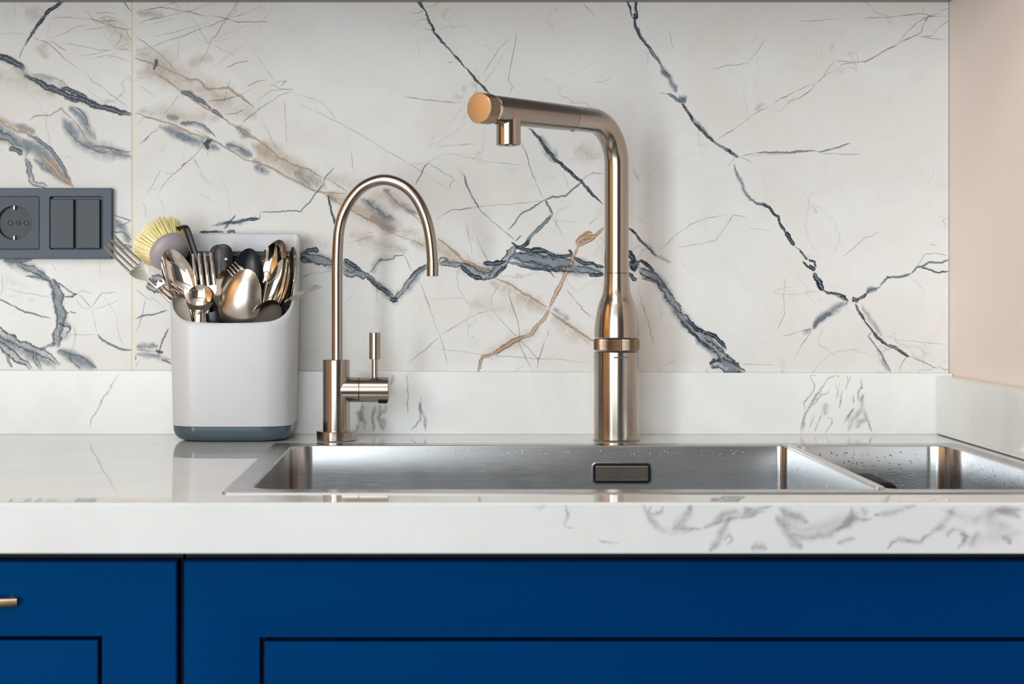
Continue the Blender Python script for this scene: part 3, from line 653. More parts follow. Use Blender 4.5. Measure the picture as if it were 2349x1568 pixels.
    (ZF, 'H', 1.3, .6, '2040,285 2090,292'), (ZF, 'G', 3, .8, '2125,125 2135,145 2142,165'), (ZF, 'H', 1.3, .5, '2100,105 2135,118 2170,115'), (ZF, 'H', 1.4, .7, '1960,1130 1975,1115 2060,1112'), (ZF, 'H', 1.3, .5, '65,75 120,110 180,150'), (ZF, 'H', 1.5, .7, '80,325 110,305 150,290'), (ZF, 'H', 1.3, .4, '250,660 290,720 260,800'), (ZF, 'H', 1.3, .4, '850,180 920,185 1010,210'),
    # beside the caddy
    (ZG, 'B', 2.4, .9, '1155,565 1210,545 1320,520 1435,490'), (ZG, 'B', 3, .9, '1445,640 1400,730 1370,830 1350,890'), (ZG, 'D', 4, .8, '1330,840 1365,850 1400,850'), (ZG, 'H', 1.7, .8, '1160,830 1300,840 1350,850'), (ZG, 'C', 12, .9, '1160,800 1250,805 1370,800'), (ZG, 'C', 12, .7, '1160,860 1300,880 1460,920'), (ZG, 'B', 3.4, .7, '1380,905 1420,925 1470,955'), (ZG, 'H', 1.6, .8, '1245,390 1215,545 1160,700'), (ZG, 'D', 2.2, .8, '1160,880 1160,915'),
    (ZG, 'H', 1.4, .7, '1160,310 1260,390 1320,410'), (ZG, 'H', 1.4, .7, '1290,370 1430,490'), (ZG, 'X', 10, 1, '1250,270 1290,300 1330,310 1400,300'), (ZG, 'X', 12, 1, '1290,200 1340,215 1400,250 1450,280'), (ZG, 'H', 1.5, .7, '1200,900 1160,980'), (ZG, 'B', 2.2, .7, '1190,30 1210,90 1230,150'), (ZG, 'C', 14, .7, '1250,260 1340,250 1440,260'),
]


def parse(win, s):
    x0, y0, k = win
    return [(x0 + float(a.split(',')[0]) / k, y0 + float(a.split(',')[1]) / k) for a in s.split()]


def marbled(name, bm, base, traces, depth, xclip, yclip, seed, parent=None, styles=STY, lift=3e-5, qs=(1.0, 1.0), jit=1.0, front=None):
    """a stone piece (bm) with its printed veins as hair-thin inlay strips on the front face"""
    me = bpy.data.meshes.new(name)
    bmesh.ops.recalc_face_normals(bm, faces=bm.faces)
    bm.verts.ensure_lookup_table()
    V = [v.co.copy() for v in bm.verts]
    bm.verts.index_update()
    Fs = [tuple(v.index for v in f.verts) for f in bm.faces]
    FN = [f.normal.copy() for f in bm.faces]
    bm.free()
    MI = [0] * len(Fs)
    if front is not None:
        MI = [1 + len(styles) if nrm.y < -0.9 else 0 for nrm in FN]
    uvs = [(0.0, 0.0)] * len(V)
    st = [0.0] * len(V)
    px = depth / F
    order = sorted(range(len(traces)), key=lambda i: (STY.index(traces[i][1]), i))
    for rank, i in enumerate(order):
        win, sty, hw, strength, pts = traces[i]
        if sty in 'HG':
            hw, strength = hw * 0.64, strength * 0.8
        P = parse(win, pts)
        for e, nb in ((0, 1), (-1, -2)):
            x, y = P[e]
            if x <= 0.5 or y <= 0.5:
                dx, dy = x - P[nb][0], y - P[nb][1]
                L = math.hypot(dx, dy)
                q = (x + dx / L * 110, y + dy / L * 110)
                P = [q] + P if e == 0 else P + [q]
        if sty == 'O':
            strength *= 0.85
        if sty == 'Q':
            hw, strength = hw * qs[0], strength * qs[1]
        soft = sty in 'CWQ'
        step = max(1.6, hw * 0.35) if not soft else max(4.0, hw * 0.4)
        Q = []
        for a, b in zip(P[:-1], P[1:]):
            L = math.hypot(b[0] - a[0], b[1] - a[1])
            m = max(1, int(L / step))
            for k in range(m):
                Q.append((a[0] + (b[0] - a[0]) * k / m, a[1] + (b[1] - a[1]) * k / m))
        Q.append(P[-1])
        amp = (1.4 + 0.15 * hw) * jit if not soft else 2.5
        R = []
        for (x, y) in Q:
            d1 = noise.noise_vector(Vector((x * 0.055, y * 0.055, seed + i * 0.0)))
            d2 = noise.noise_vector(Vector((x * 0.21, y * 0.21, seed + 7.3)))
            d3 = noise.noise_vector(Vector((x * 0.6, y * 0.6, seed + 3.3)))
            j3 = 0.45 * min(1.0, 1.5 / hw)
            R.append((x + amp * (d1.x * 1.2 + d2.x * 0.8 + d3.x * j3), y + amp * (d1.y * 1.2 + d2.y * 0.8 + d3.y * j3)))
        n = len(R)
        yy = depth - lift - rank * 4e-7
        off = len(V)
        run = 0.0
        ok = []
        for k in range(n):
            kw = max(1, int(round(1.2 * hw / step)))
            a, b = R[max(0, k - kw)], R[min(n - 1, k + kw)]
            c0, c1 = R[max(0, k - 1)], R[k]
            tx, ty = b[0] - a[0], b[1] - a[1]
            L = math.hypot(tx, ty) or 1.0
            nx, ny = -ty / L, tx / L
            e = min(k, n - 1 - k) / max(1.0, (n - 1) * 0.5)
            taper = (0.45 + 0.55 * min(1.0, e * 3.0)) if not soft else (0.25 + 0.75 * min(1.0, e * 2.0) ** 0.7)
            wob = 1 + 0.35 * noise.noise(Vector((R[k][0] * 0.05, R[k][1] * 0.05, 3.1 + seed)))
            h = hw * taper * wob
            for sgn in (-1, 1):
                X = min(max(R[k][0] + nx * h * sgn, xclip[0]), xclip[1])
                Y = min(max(R[k][1] + ny * h * sgn, yclip[0]), yclip[1])
                q = U(X, Y, depth)
                V.append(Vector((q.x, yy, q.z)))
                uvs.append((run * px, float(sgn)))
                st.append(strength * min(1.0, 0.35 + e * 4))
            if k:
                run += math.hypot(c1[0] - c0[0], c1[1] - c0[1])
                a0 = off + 2 * (k - 1)
                Fs.append((a0, a0 + 2, a0 + 3, a0 + 1))
                MI.append(1 + styles.index(sty))
    me.from_pydata([tuple(v) for v in V], [], Fs)
    me.materials.append(base)
    for s in styles:
        me.materials.append(VM[s])
    if front is not None:
        me.materials.append(front)
    me.polygons.foreach_set('material_index', MI)
    ul = me.uv_layers.new(name='rib')
    ul.data.foreach_set('uv', [c for l in me.loops for c in uvs[l.vertex_index]])
    at = me.attributes.new('strength', 'FLOAT', 'POINT')
    at.data.foreach_set('value', st)
    # strips face the room
    me.update()
    return ob(name, me, parent)


def boxbm(x0, x1, y0, y1, z0, z1, bev=0.0, seg=2):
    bm = bmesh.new()
    bmesh.ops.create_cube(bm, size=1)
    for v in bm.verts:
        v.co = Vector(((x0 + x1) / 2 + v.co.x * (x1 - x0), (y0 + y1) / 2 + v.co.y * (y1 - y0), (z0 + z1) / 2 + v.co.z * (z1 - z0)))
    if bev:
        bmesh.ops.bevel(bm, geom=list(bm.edges), offset=bev, segments=seg, affect='EDGES', profile=0.5)
    return bm


# ------------------------------------------------------------------ materials
M['grout'] = plain('grout_cream', S(238, 228, 208), 0.8, bump=0.2)
M['wall'] = plain('painted_wall_blush', S(240, 226, 219), 0.6, var=0.02, vs=5, bump=0.04, bs=500)
M['white'] = plain('white_paint', S(228, 224, 216), 0.7, var=0.02)
M['grey'] = plain('grey_paint', S(128, 124, 120), 0.7, var=0.03)
M['ceil'] = plain('ceiling_paint', S(222, 218, 212), 0.7, var=0.02)
M['floor'] = plain('dark_oak_floor', S(96, 78, 62), 0.5, var=0.2, vs=8)
M['grey_lam'] = plain('grey_laminate', S(132, 130, 130), 0.5)
M['dark_panel'] = plain('dark_end_panel', S(36, 36, 42), 0.5)


def wood(name):
    t = NT(name)
    o = t.obj()
    n = t.noise(t.scale(o, 6, 6, 0.8), 3, 5, 0.6, 1.2)
    return t.out(t.pbr(t.mix(n, S(158, 114, 64), S(208, 162, 102)), 0.45))


M['wood'] = wood('oak_veneer')


def quartz(name, c0, c1, r0, r1, sp):
    t = NT(name)
    o = t.obj()
    n = t.noise(o, 9, 5, 0.6, 0.8)
    col = t.mix(t.rng(n, 0.4, 0.75, 0, 1), c0, c1)
    p = t.pbr(col, t.rng(t.noise(o, 60, 3), 0.3, 0.7, r0, r1))
    p.inputs['Specular IOR Level'].default_value = sp
    return t.out(p)


M['quartz'] = quartz('white_quartz_top', S(216, 219, 219), S(207, 210, 210), 0.015, 0.03, 0.45)  # worktop copy of the stone, darkened to balance its stronger window light
M['quartz_edge_dimmed'] = quartz('white_quartz_edge_dimmed', S(207, 210, 210), S(200, 203, 203), 0.16, 0.2, 0.22)  # front face of the same stone, darkened further against the window light
M['quartz_up_lifted'] = quartz('white_quartz_upstand_lifted', S(238, 242, 241), S(229, 232, 232), 0.12, 0.15, 0.35)  # same stone whitened, light falloff towards the wall made up in the colour


def blue_paint():
    t = NT('blue_lacquer')
    o = t.obj()
    n = t.noise(o, 1500, 2, 0.6)
    n2 = t.noise(o, 7, 3)
    p = t.pbr(t.mix(n2, S(0, 40, 90), S(0, 46, 100)), t.rng(n, 0.3, 0.7, 0.38, 0.5))
    p.inputs['Specular IOR Level'].default_value = 0.2
    p.inputs['Specular Tint'].default_value = (0.02, 0.55, 1.0, 1)
    t.put(p.inputs['Normal'], t.bump(n, 0.12, 0.0002))
    return t.out(p)


M['blue'] = blue_paint()
M['black_gap'] = plain('dark_carcass', S(30, 34, 44), 0.7)
TAPC = (0.43, 0.38, 0.33, 1)
M['tap'] = steel('brushed_warm_steel', TAPC, 0.16, 0.21, (40, 40, 1800), 0.03, aniso=0.6)
M['tap_h'] = steel('brushed_warm_steel_arm', (0.36, 0.315, 0.275, 1), 0.2, 0.28, (900, 900, 900), 0.04)
M['cap'] = steel('brushed_cap_warm_reflection', (0.82, 0.73, 0.57, 1), 0.28, 0.36, (500, 500, 500), 0.05)  # golden reflection of the warm left wall put into the cap colour
M['knurl'] = steel('knurled_steel', (0.40, 0.30, 0.22, 1), 0.25, 0.33, (600, 600, 600), 0.05)
M['sink'] = steel('brushed_sink_steel', (0.60, 0.61, 0.62, 1), 0.19, 0.25, (45, 45, 1800), 0.006, aniso=0.7)
M['rim'] = steel('satin_rim_steel', (0.40, 0.39, 0.40, 1), 0.2, 0.28, (300, 300, 300), 0.03)
M['edge'] = steel('pale_satin_edge', (0.80, 0.76, 0.71, 1), 0.36, 0.44, (300, 300, 300), 0.02)
M['dark_steel'] = plain('dark_recess', S(20, 22, 28), 0.3)
M['chrome'] = plain('polished_cutlery_steel', (0.72, 0.67, 0.60, 1), 0.07, 1.0, var=0.05, vs=60)
M['satin'] = plain('worn_satin_steel', (0.66, 0.60, 0.53, 1), 0.27, 1.0, var=0.12, vs=90, bump=0.08, bs=700)
M['black'] = plain('black_plastic', S(22, 25, 33), 0.3, var=0.1)
M['matte'] = plain('matte_black_plastic', S(18, 20, 28), 0.6, Specular_IOR_Level=0.15)
M['charcoal'] = plain('charcoal_plastic', S(46, 62, 80), 0.42, var=0.05, bump=0.08, bs=900)
M['charcoal_in'] = plain('charcoal_plastic_insert', S(40, 51, 62), 0.45, var=0.05, bump=0.08, bs=900)
M['socket_in'] = plain('socket_recess', S(20, 30, 42), 0.45, var=0.08)
M['caddy'] = plain('pale_grey_plastic', S(202, 204, 208), 0.32, var=0.02, vs=20)
M['slate'] = plain('slate_plastic', S(74, 92, 104), 0.12, var=0.05, vs=20)
M['brushgrey'] = plain('grey_brush_plastic', S(162, 156, 162), 0.35, var=0.04)
M['bristle'] = plain('yellow_bristle', S(255, 242, 186), 0.6, var=0.04, vs=200)
M['red'] = plain('red_mark', S(170, 24, 36), 0.4)
M['bluemark'] = plain('blue_mark', S(44, 104, 190), 0.4)
M['brass'] = steel('bronze_handle', (0.72, 0.55, 0.38, 1), 0.25, 0.33, (400, 400, 400), 0.03)
t = NT('water')
p = t.pbr((0.85, 0.9, 0.95, 1), t.rng(t.noise(t.obj(), 50), 0.3, 0.7, 0.01, 0.04))
p.inputs['IOR'].default_value = 1.33
p.inputs['Transmission Weight'].default_value = 1.0
M['water'] = t.out(p)

# ------------------------------------------------------------------ room
D = 1.8555                     # front face of the low marble upstand
DT = 1.8695                    # front face of the wall tiles
wall_back = structure(box('wall_back', RX0, RX2 + 0.1, DT + 0.010, DT + 0.11, 0, 2.6, M['white']))
structure(box('wall_right', RX1, RX1 + 0.12, 1.12, DT + 0.010, 0, 2.6, M['wall'], bev=0.002))
structure(box('wall_east', RX2, RX2 + 0.1, RY0, DT + 0.11, 0, 2.6, M['grey']))
structure(box('wall_end', -1.36, -1.26, 1.46, DT + 0.0095, 0, 2.6, M['dark_panel']))      # dark tall end panel left of the frame
V, Fs = [], []
for (a, b, c, d) in ((RY0, LY0, 0, 2.6), (LY1, DT + 0.11, 0, 2.6), (LY0, LY1, 0, WZ0), (LY0, LY1, WZ1, 2.6)):
    o = len(V)
    for x in (RX0 - 0.1, RX0):
        V += [(x, a, c), (x, b, c), (x, b, d), (x, a, d)]
    Fs += [(o, o + 1, o + 2, o + 3), (o + 4, o + 5, o + 6, o + 7), (o, o + 1, o + 5, o + 4), (o + 1, o + 2, o + 6, o + 5), (o + 2, o + 3, o + 7, o + 6), (o + 3, o, o + 4, o + 7)]
structure(mesh('wall_left', V, Fs, M['wood'], smooth=0))
structure(box('floor', RX0 - 0.1, RX2 + 0.1, RY0 - 0.1, DT + 0.11, -0.1, 0, M['floor']))
structure(box('ceiling', RX0 - 0.1, RX2 + 0.1, RY0 - 0.1, DT + 0.11, 2.6, 2.7, M['ceil']))
V, Fs = [], []
for (a, b, c, d) in ((RX0, WX0, 0, 2.6), (WX1, RX2, 0, 2.6), (WX0, WX1, 0, WZ0), (WX0, WX1, WZ1, 2.6)):
    o = len(V)
    for y in (RY0 - 0.1, RY0):
        V += [(a, y, c), (b, y, c), (b, y, d), (a, y, d)]
    Fs += [(o, o + 1, o + 2, o + 3), (o + 4, o + 5, o + 6, o + 7), (o, o + 1, o + 5, o + 4), (o + 1, o + 2, o + 6, o + 5), (o + 2, o + 3, o + 7, o + 6), (o + 3, o, o + 4, o + 7)]
structure(mesh('wall_front', V, Fs, M['grey'], smooth=0))

xj0, xj1 = U(303.2, 0, DT).x, U(308.6, 0, DT).x
marbled('tile', boxbm(-1.2595, xj0, DT, DT + 0.0098, ZT + 0.0006, 1.62, 0.0006, 1), M['tile'], LEFT, DT, (-120, 302.6), (-60, 900), 1.7, wall_back)
marbled('tile', boxbm(xj1, RX1 - 0.0006, DT, DT + 0.0098, ZT + 0.0006, 1.62, 0.0006, 1), M['tile'], RIGHT, DT, (309.4, 2176.5), (-60, 900), 4.2, wall_back)
box('grout_line', xj0, xj1, DT + 0.0008, DT + 0.0099, ZT + 0.001, 1.62, M['grout'], wall_back)

# wall cabinet along the very top of the picture
wc = box('wall_cabinet', -0.9, RX1 - 0.001, 1.54, DT - 0.0002, 1.3992, 2.1, M['grey_lam'], bev=0.001)
tag(wc, 'grey underside of the wall cabinet above the marble splashback', 'cabinet')

# ------------------------------------------------------------------ base cabinets
YD = 1.29                      # front plane of the drawer fronts


def rect_ring(name, x0, x1, z0, z1, prof, mat, parent):
    V = []
    for ins, y in prof:
        V += [Vector((x0 + ins, y, z0 + ins)), Vector((x1 - ins, y, z0 + ins)), Vector((x1 - ins, y, z1 - ins)), Vector((x0 + ins, y, z1 - ins))]
    Fs = grid_faces(len(prof), 4)
    n = len(prof)
    for j in range(4):
        a, b = (n - 1) * 4 + j, (n - 1) * 4 + (j + 1) % 4
        Fs.append((a, b, (j + 1) % 4, j))
    return mesh(name, V, Fs, mat, parent, 25)


def front(root, x0, x1, z0, z1, st, top):
    prof = [(0, YD + 0.019), (0, YD + 0.0012), (0.0004, YD + 0.0004), (0.0012, YD), (st - 0.001, YD), (st - 0.0003, YD + 0.0003), (st, YD + 0.001), (st, YD + 0.0175)]
    f = rect_ring('drawer_front', x0, x1, z0, z1, prof, M['blue'], root)
    g = 0.0034
    pn = box('centre_panel', x0 + st + g, x1 - st - g, YD + 0.0012, YD + 0.0165, z0 + st + g, z1 - st - g, M['blue'], f, bev=0.0008)
    box('backing_board', x0 + st - 0.001, x1 - st + 0.001, YD + 0.0166, YD + 0.0185, z0 + st - 0.001, z1 - st + 0.001, M['black_gap'], f)
    return f


def cabinet(label, x0, x1, fx0, fx1, st, ztop):
    root = thing('base_cabinet', label, 'cabinet', ((x0 + x1) / 2, 1.55, 0.0))
    bm = bmesh.new()                     # open-topped carcass: sides, floor and front rail
    zt_ = ZT - 0.0408
    for (a, b, c, d, e, g) in ((x0 + 0.001, x0 + 0.018, 1.312, 1.84, 0.1, zt_), (x1 - 0.018, x1 - 0.001, 1.312, 1.84, 0.1, zt_), (x0 + 0.018, x1 - 0.018, 1.312, 1.84, 0.1, 0.118), (x0 + 0.018, x1 - 0.018, 1.312, 1.328, 0.74, zt_)):
        for v in bmesh.ops.create_cube(bm, size=1)['verts']:
            v.co = Vector(((a + b) / 2 + v.co.x * (b - a), (c + d) / 2 + v.co.y * (d - c), (e + g) / 2 + v.co.z * (g - e)))
    bmobj('carcass', bm, M['black_gap'], root, 0)
    box('back_board', x0 + 0.018, x1 - 0.018, 1.83, 1.838, 0.118, ZT - 0.06, M['black_gap'], root)
    box('plinth', x0 + 0.001, x1 - 0.001, 1.34, 1.358, 0.0, 0.0995, M['blue'], root)
    f = front(root, fx0, fx1, 0.12, ztop, st, ztop)
    return root, f


zt = ZC - (1287 - VY) * YD / F
lc, lf = cabinet('blue base cabinet on the left with a bronze bow handle', -0.81, -0.2106, -0.807, U(405.5, 0, YD).x, 0.0600, zt)
rc, rf = cabinet('wide blue sink cabinet with recessed panel, right of the dark gap', -0.2102, 0.585, U(420.8, 0, YD).x, 0.583, 0.0612, zt + 0.0002)
# bow handle
hp = []
xr = U(41, 1377, YD).x
xl = -0.51 * 2 - xr
zh = ZC - (1377.5 - VY) * YD / F
for i in range(33):
    u = i / 32
    e = abs(2 * u - 1)
    hp.append(Vector((xr + (xl - xr) * u, YD - 0.004 - 0.03 * (1 - e ** 1.8), zh - 0.0)))
rv = [0.0036 + 0.0016 * (1 - abs(2 * i / 32 - 1) ** 4) for i in range(33)]
h = tube('handle', hp, rv, [0.003] * 33, (0, 0, 1), M['brass'], lf, seg=14)
h['label'] = 'bronze bow handle'
for x in (xr - 0.004, xl + 0.004):
    lathe('handle_foot', (x, YD, zh), (0, -1, 0), [(0.0042, -0.0005), (0.0042, 0.004), (0.0035, 0.005)], M['brass'], lf, 16)
adopt(lc)
adopt(rc)

# ------------------------------------------------------------------ worktop with sink cut-out
YF = 1.2707
SX0, SX1, SY0, SY1 = -0.182, 0.5535, 1.324, 1.7425      # outer edge of the sink rim
HX0, HX1, HY0, HY1 = SX0 + 0.012, SX1 - 0.01, SY0 + 0.012, SY1 - 0.012
WL, WR, WB = -1.2595, RX1 - 0.0005, DT - 0.0002
z0 = ZT - 0.0405
bm = bmesh.new()
# front strip with softly rounded top edge, then the pieces beside and behind the cut-out, in one slab
prof = [(HY0, z0), (YF + 0.001, z0), (YF, z0 + 0.001)]
for k in range(7):
    a = PI / 2 * k / 6
    prof.append((YF + 0.0025 - 0.0025 * math.cos(a), ZT - 0.0025 + 0.0025 * math.sin(a)))
prof.append((HY0, ZT))
rows = [[bm.verts.new((x, y, z)) for (y, z) in prof] for x in (WL, WR)]
n = len(prof)
for j in range(n):
    bm.faces.new((rows[0][j], rows[0][(j + 1) % n], rows[1][(j + 1) % n], rows[1][j]))
for r in rows:
    bm.faces.new(r)
for (x0, x1, y0, y1) in ((WL, HX0, HY0, WB), (HX1, WR, HY0, WB), (HX0, HX1, HY1, WB)):
    b = bmesh.ops.create_cube(bm, size=1)['verts']
    for v in b:
        v.co = Vector(((x0 + x1) / 2 + v.co.x * (x1 - x0), (y0 + y1) / 2 + v.co.y * (y1 - y0), (z0 + ZT) / 2 + v.co.z * (ZT - z0)))
ZH = (1200, 1120, 2.0444)
FRONTV = [
    (ZH, 'Q', 6, 1.2, '198,75 212,110 205,140 188,168 235,190'), (ZH, 'Q', 10, .7, '50,78 80,88 110,80'), (ZH, 'Q', 5, .8, '350,245 400,250 450,258'),
    (ZH, 'Q', 13, 1.2, '560,75 580,110 600,150 630,180 690,205 760,190 840,190'), (ZH, 'Q', 9, 1.1, '600,80 590,110 610,130 640,110 660,80'), (ZH, 'Q', 17, 1.3, '790,78 770,120 730,160 700,195'),
    (ZH, 'Q', 13, 1.2, '840,188 900,160 940,120 1000,110 1070,112 1130,90 1170,82'), (ZH, 'Q', 9, 1.1, '900,160 980,140 1060,125 1140,105'), (ZH, 'Q', 14, 1.2, '970,130 940,190 910,250 870,296'), (ZH, 'Q', 6, 1.0, '945,245 965,212 985,240 950,265'), (ZH, 'Q', 16, .8, '1060,280 1120,275 1150,290'),
    (ZH, 'Q', 16, 1.2, '1040,80 1060,100 1050,115'), (ZH, 'Q', 18, 1.1, '1185,125 1220,180 1260,230 1310,290'), (ZH, 'Q', 16, 1.1, '1200,90 1240,120 1300,140 1340,160'), (ZH, 'Q', 13, 1.0, '1260,215 1340,232 1430,215 1500,180 1540,150 1640,140'),
    (ZH, 'Q', 13, 1.0, '1540,80 1545,130 1500,180 1470,200'), (ZH, 'Q', 10, .9, '1580,90 1610,110 1590,130'), (ZH, 'Q', 12, .9, '1640,125 1720,115 1800,90 1850,78'), (ZH, 'Q', 6, 1.2, '1640,126 1670,118'),
    (ZH, 'Q', 9, 1.1, '1705,285 1730,255 1760,238 1860,250 1920,210'), (ZH, 'Q', 14, 1.0, '1910,215 1970,170 2000,120 2030,80'), (ZH, 'Q', 10, 1.1, '1980,222 2020,190 2060,195 2075,240 2030,285'), (ZH, 'Q', 14, 1.3, '2050,200 2080,230 2050,250'),
    (ZH, 'Q', 16, .9, '2100,170 2180,120 2250,95 2340,100'), (ZH, 'Q', 11, 1.0, '2140,200 2110,240 2090,280'), (ZH, 'Q', 12, 1.1, '2245,220 2270,235 2290,262'), (ZH, 'Q', 14, 1.0, '2220,90 2290,120 2340,140'), (ZH, 'Q', 22, .6, '1960,100 2100,140 2300,180'), (ZH, 'Q', 26, .5, '1180,120 1300,200 1450,170 1600,110'), (ZH, 'Q', 10, .8, '1470,260 1520,240 1560,235'), (ZH, 'Q', 26, .4, '2050,260 2200,220 2340,210'),
]
wt = marbled('worktop', bm, M['quartz'], FRONTV, YF, (-40, 2400), (1154.5, 1268), 9.1, qs=(1.0, 0.56), jit=2.6, front=M['quartz_edge_dimmed'])
tag(wt, 'white grey-veined stone worktop around the sink', 'worktop')

# upstands
UZ = (1800, 850, 9.035)
UL = (780, 850, 9.035)
UPV = [
    (UZ, 'Q', 3, 1.1, '480,140 560,190 620,280 620,380 560,470 500,560 420,660 400,850'), (UZ, 'Q', 5, 1.3, '1100,90 1000,120 880,190 800,340 700,470 600,600 540,740 420,920 370,1060 320,1280'), (UZ, 'Q', 4, 1.1, '960,330 900,470 780,510 680,600 580,720'), (UZ, 'Q', 4, 1.0, '360,1280 420,1050'),
    (UZ, 'Q', 3, 1.1, '1070,90 1130,110 1140,160'), (UZ, 'Q', 4, 1.1, '1090,180 1050,280 1100,400 1110,500 1070,610'), (UZ, 'Q', 3, 1.2, '1190,380 1160,520 1170,620 1120,800'), (UZ, 'Q', 3, 1.1, '1095,250 1115,340 1160,220'), (UZ, 'Q', 12, .9, '900,640 840,800 820,930'), (UZ, 'Q', 3, 1.2, '780,860 740,980 670,1100 610,1290'), (UZ, 'Q', 3, .9, '850,940 970,1010 940,1120 840,1300'),
    (UZ, 'Q', 4, 1.0, '1340,110 1340,200 1250,390'), (UZ, 'Q', 4, 1.1, '1580,90 1580,220 1620,360 1570,370 1510,520 1530,650'), (UZ, 'Q', 5, 1.2, '1630,490 1590,600 1550,660'), (UZ, 'Q', 5, 1.1, '1450,760 1390,860 1290,980 1230,1110'), (UZ, 'Q', 4, 1.1, '1420,790 1340,980 1310,1080'), (UZ, 'Q', 12, .9, '1640,600 1620,800 1500,920 1400,1050 1300,1270'), (UZ, 'Q', 12, .9, '1680,820 1690,1000 1560,1060 1450,1200'), (UZ, 'Q', 4, 1.0, '1690,1010 1750,1060 1800,1290'), (UZ, 'Q', 3, .9, '500,150 560,90 700,70'), (UZ, 'Q', 3, .8, '640,880 560,1030 500,1200'), (UZ, 'Q', 3, .9, '1280,100 1300,300'), (UZ, 'Q', 3, .9, '1430,480 1420,700'),
    (UL, 'Q', 10, 1.0, '450,680 460,800 450,950 520,1080 480,1220'), (UL, 'Q', 8, .9, '350,820 430,950 380,1150 340,1260'), (UL, 'Q', 7, 1.1, '760,690 700,840 670,950 700,1150 690,1270'), (UL, 'Q', 10, 1.0, '860,690 820,850 800,980 850,1120 870,1260'), (UL, 'Q', 8, .9, '960,700 930,830 870,900'), (UL, 'Q', 8, .9, '870,980 930,1080 900,1250'),
    (UL, 'Q', 3, 1.2, '1380,40 1410,350 1390,600 1400,900'), (UL, 'Q', 8, .9, '1120,70 1080,250 1060,330'), (UL, 'Q', 4, 1.2, '1680,500 1670,800 1660,1020 1560,1150 1480,1200 1470,1270'), (UL, 'Q', 6, 1.0, '1640,620 1660,780 1740,950 1780,1270'),
    (ZG, 'Q', 4, .8, '1030,1020 980,1100 930,1180 870,1260 830,1350 790,1400 760,1500'), (ZG, 'Q', 5, .6, '1240,1070 1260,1050'),
]
zl, zr = ZC - (849.5 - VY) * D / F, ZC - (856.5 - VY) * D / F
bm = boxbm(-1.2595, RX1 - 0.0006, D, DT - 0.0002, ZT + 0.00005, 0.97, 0.0005, 2)
for v in bm.verts:
    if v.co.z > 0.95:
        u = (v.co.x + 0.512) / 1.1
        v.co.z += zl + (zr - zl) * u - 0.97
up = marbled('back_upstand', bm, M['quartz_up_lifted'], UPV, D, (-40, 2145), (858, 996), 5.5, lift=4e-5, qs=(0.95, 0.62), jit=2.0)
tag(up, 'long white marble upstand behind the taps', 'upstand')
XU = U(2148, 0, D).x
up2 = box('side_upstand', XU, RX1 - 0.0005, 0.9, D - 0.0006, ZT + 0.0008, ZC - (862 - VY) * D / F, M['quartz_up_lifted'], bev=0.0012)
up2.location = (0, 0, 0)
tag(up2, 'short white stone upstand along the blush right wall', 'upstand')

# ------------------------------------------------------------------ sink
MX0, MX1, MY0, MY1 = -0.1605, 0.3625, 1.347, 1.717       # main bowl
NX0, NX1 = 0.3700, 0.5375                                 # small bowl
R1 = (0.008, 0.008, 0.022, 0.022)
R2 = (0.024, 0.024, 0.016, 0.016)
sink = thing('kitchen_sink', 'brushed steel sink with one wide and one small bowl set in the worktop', 'sink', (0.185, 1.53, ZT))


def loop_inset(x0, x1, y0, y1, R, i, n=8):
    return rr(x0 + i, x1 - i, y0 + i, y1 - i, tuple(max(0.001, r - i) for r in R), n)


bm = bmesh.new()
zr_ = ZT + 0.0010
outer = rr(SX0, SX1, SY0, SY1, (0.004,) * 4, 4)
ho = [loop_inset(MX0, MX1, MY0, MY1, R1, -0.0015), loop_inset(NX0, NX1, MY0, MY1, R2, -0.0015)]
edges = []
loops = []
for L in [outer] + ho:
    vs = [bm.verts.new((x, y, zr_)) for x, y in L]
    loops.append(vs)
    for a, b in zip(vs, vs[1:] + vs[:1]):
        edges.append(bm.edges.new((a, b)))
bmesh.ops.triangle_fill(bm, use_beauty=True, use_dissolve=False, edges=edges)
low = [bm.verts.new((x, y, ZT + 0.0001)) for x, y in rr(SX0 - 0.0003, SX1 + 0.0003, SY0 - 0.0003, SY1 + 0.0003, (0.004,) * 4, 4)]
for k in range(len(low)):
    bm.faces.new((loops[0][k], loops[0][(k + 1) % len(low)], low[(k + 1) % len(low)], low[k]))
bmobj('rim', bm, M['rim'], sink, 30)


def bowl(name, x0, x1, R, depth):
    prof = [(-0.0015, zr_), (-0.0008, zr_ - 0.0002), (-0.0002, zr_ - 0.0008), (0, zr_ - 0.0016), (0.0004, ZT - 0.03), (0.001, ZT - depth + 0.02), (0.003, ZT - depth + 0.008), (0.008, ZT - depth + 0.002), (0.016, ZT - depth)]
    V = []
    n = 0
    for i, z in prof:
        L = loop_inset(x0, x1, MY0, MY1, R, i)
        n = len(L)
        V += [(x, y, z) for x, y in L]
    Fs = grid_faces(len(prof), n)
    Fs.append(tuple((len(prof) - 1) * n + j for j in range(n)))
    o = mesh(name, V, Fs, M['sink'], sink, 40)
    return o


bowl('main_bowl', MX0, MX1, R1, 0.17)
bowl('small_bowl', NX0, NX1, R2, 0.15)
dv = box('divider_edge', MX1 + 0.0004, NX0 - 0.0004, MY0 + 0.004, MY1 - 0.001, ZT - 0.004, ZT + 0.0026, M['edge'], sink, bev=0.0006)
dv['label'] = 'narrow satin steel divider edge'
# drains, hidden low in the bowls
for (cx, cy, d) in ((0.10, 1.53, 0.17), (0.45, 1.47, 0.15)):
    lathe('drain', (cx, cy, ZT - d), (0, 0, 1), [(0.045, 0.0), (0.045, 0.0025), (0.040, 0.003), (0.034, 0.0008), (0.006, 0.0008)], M['rim'], sink, 40)
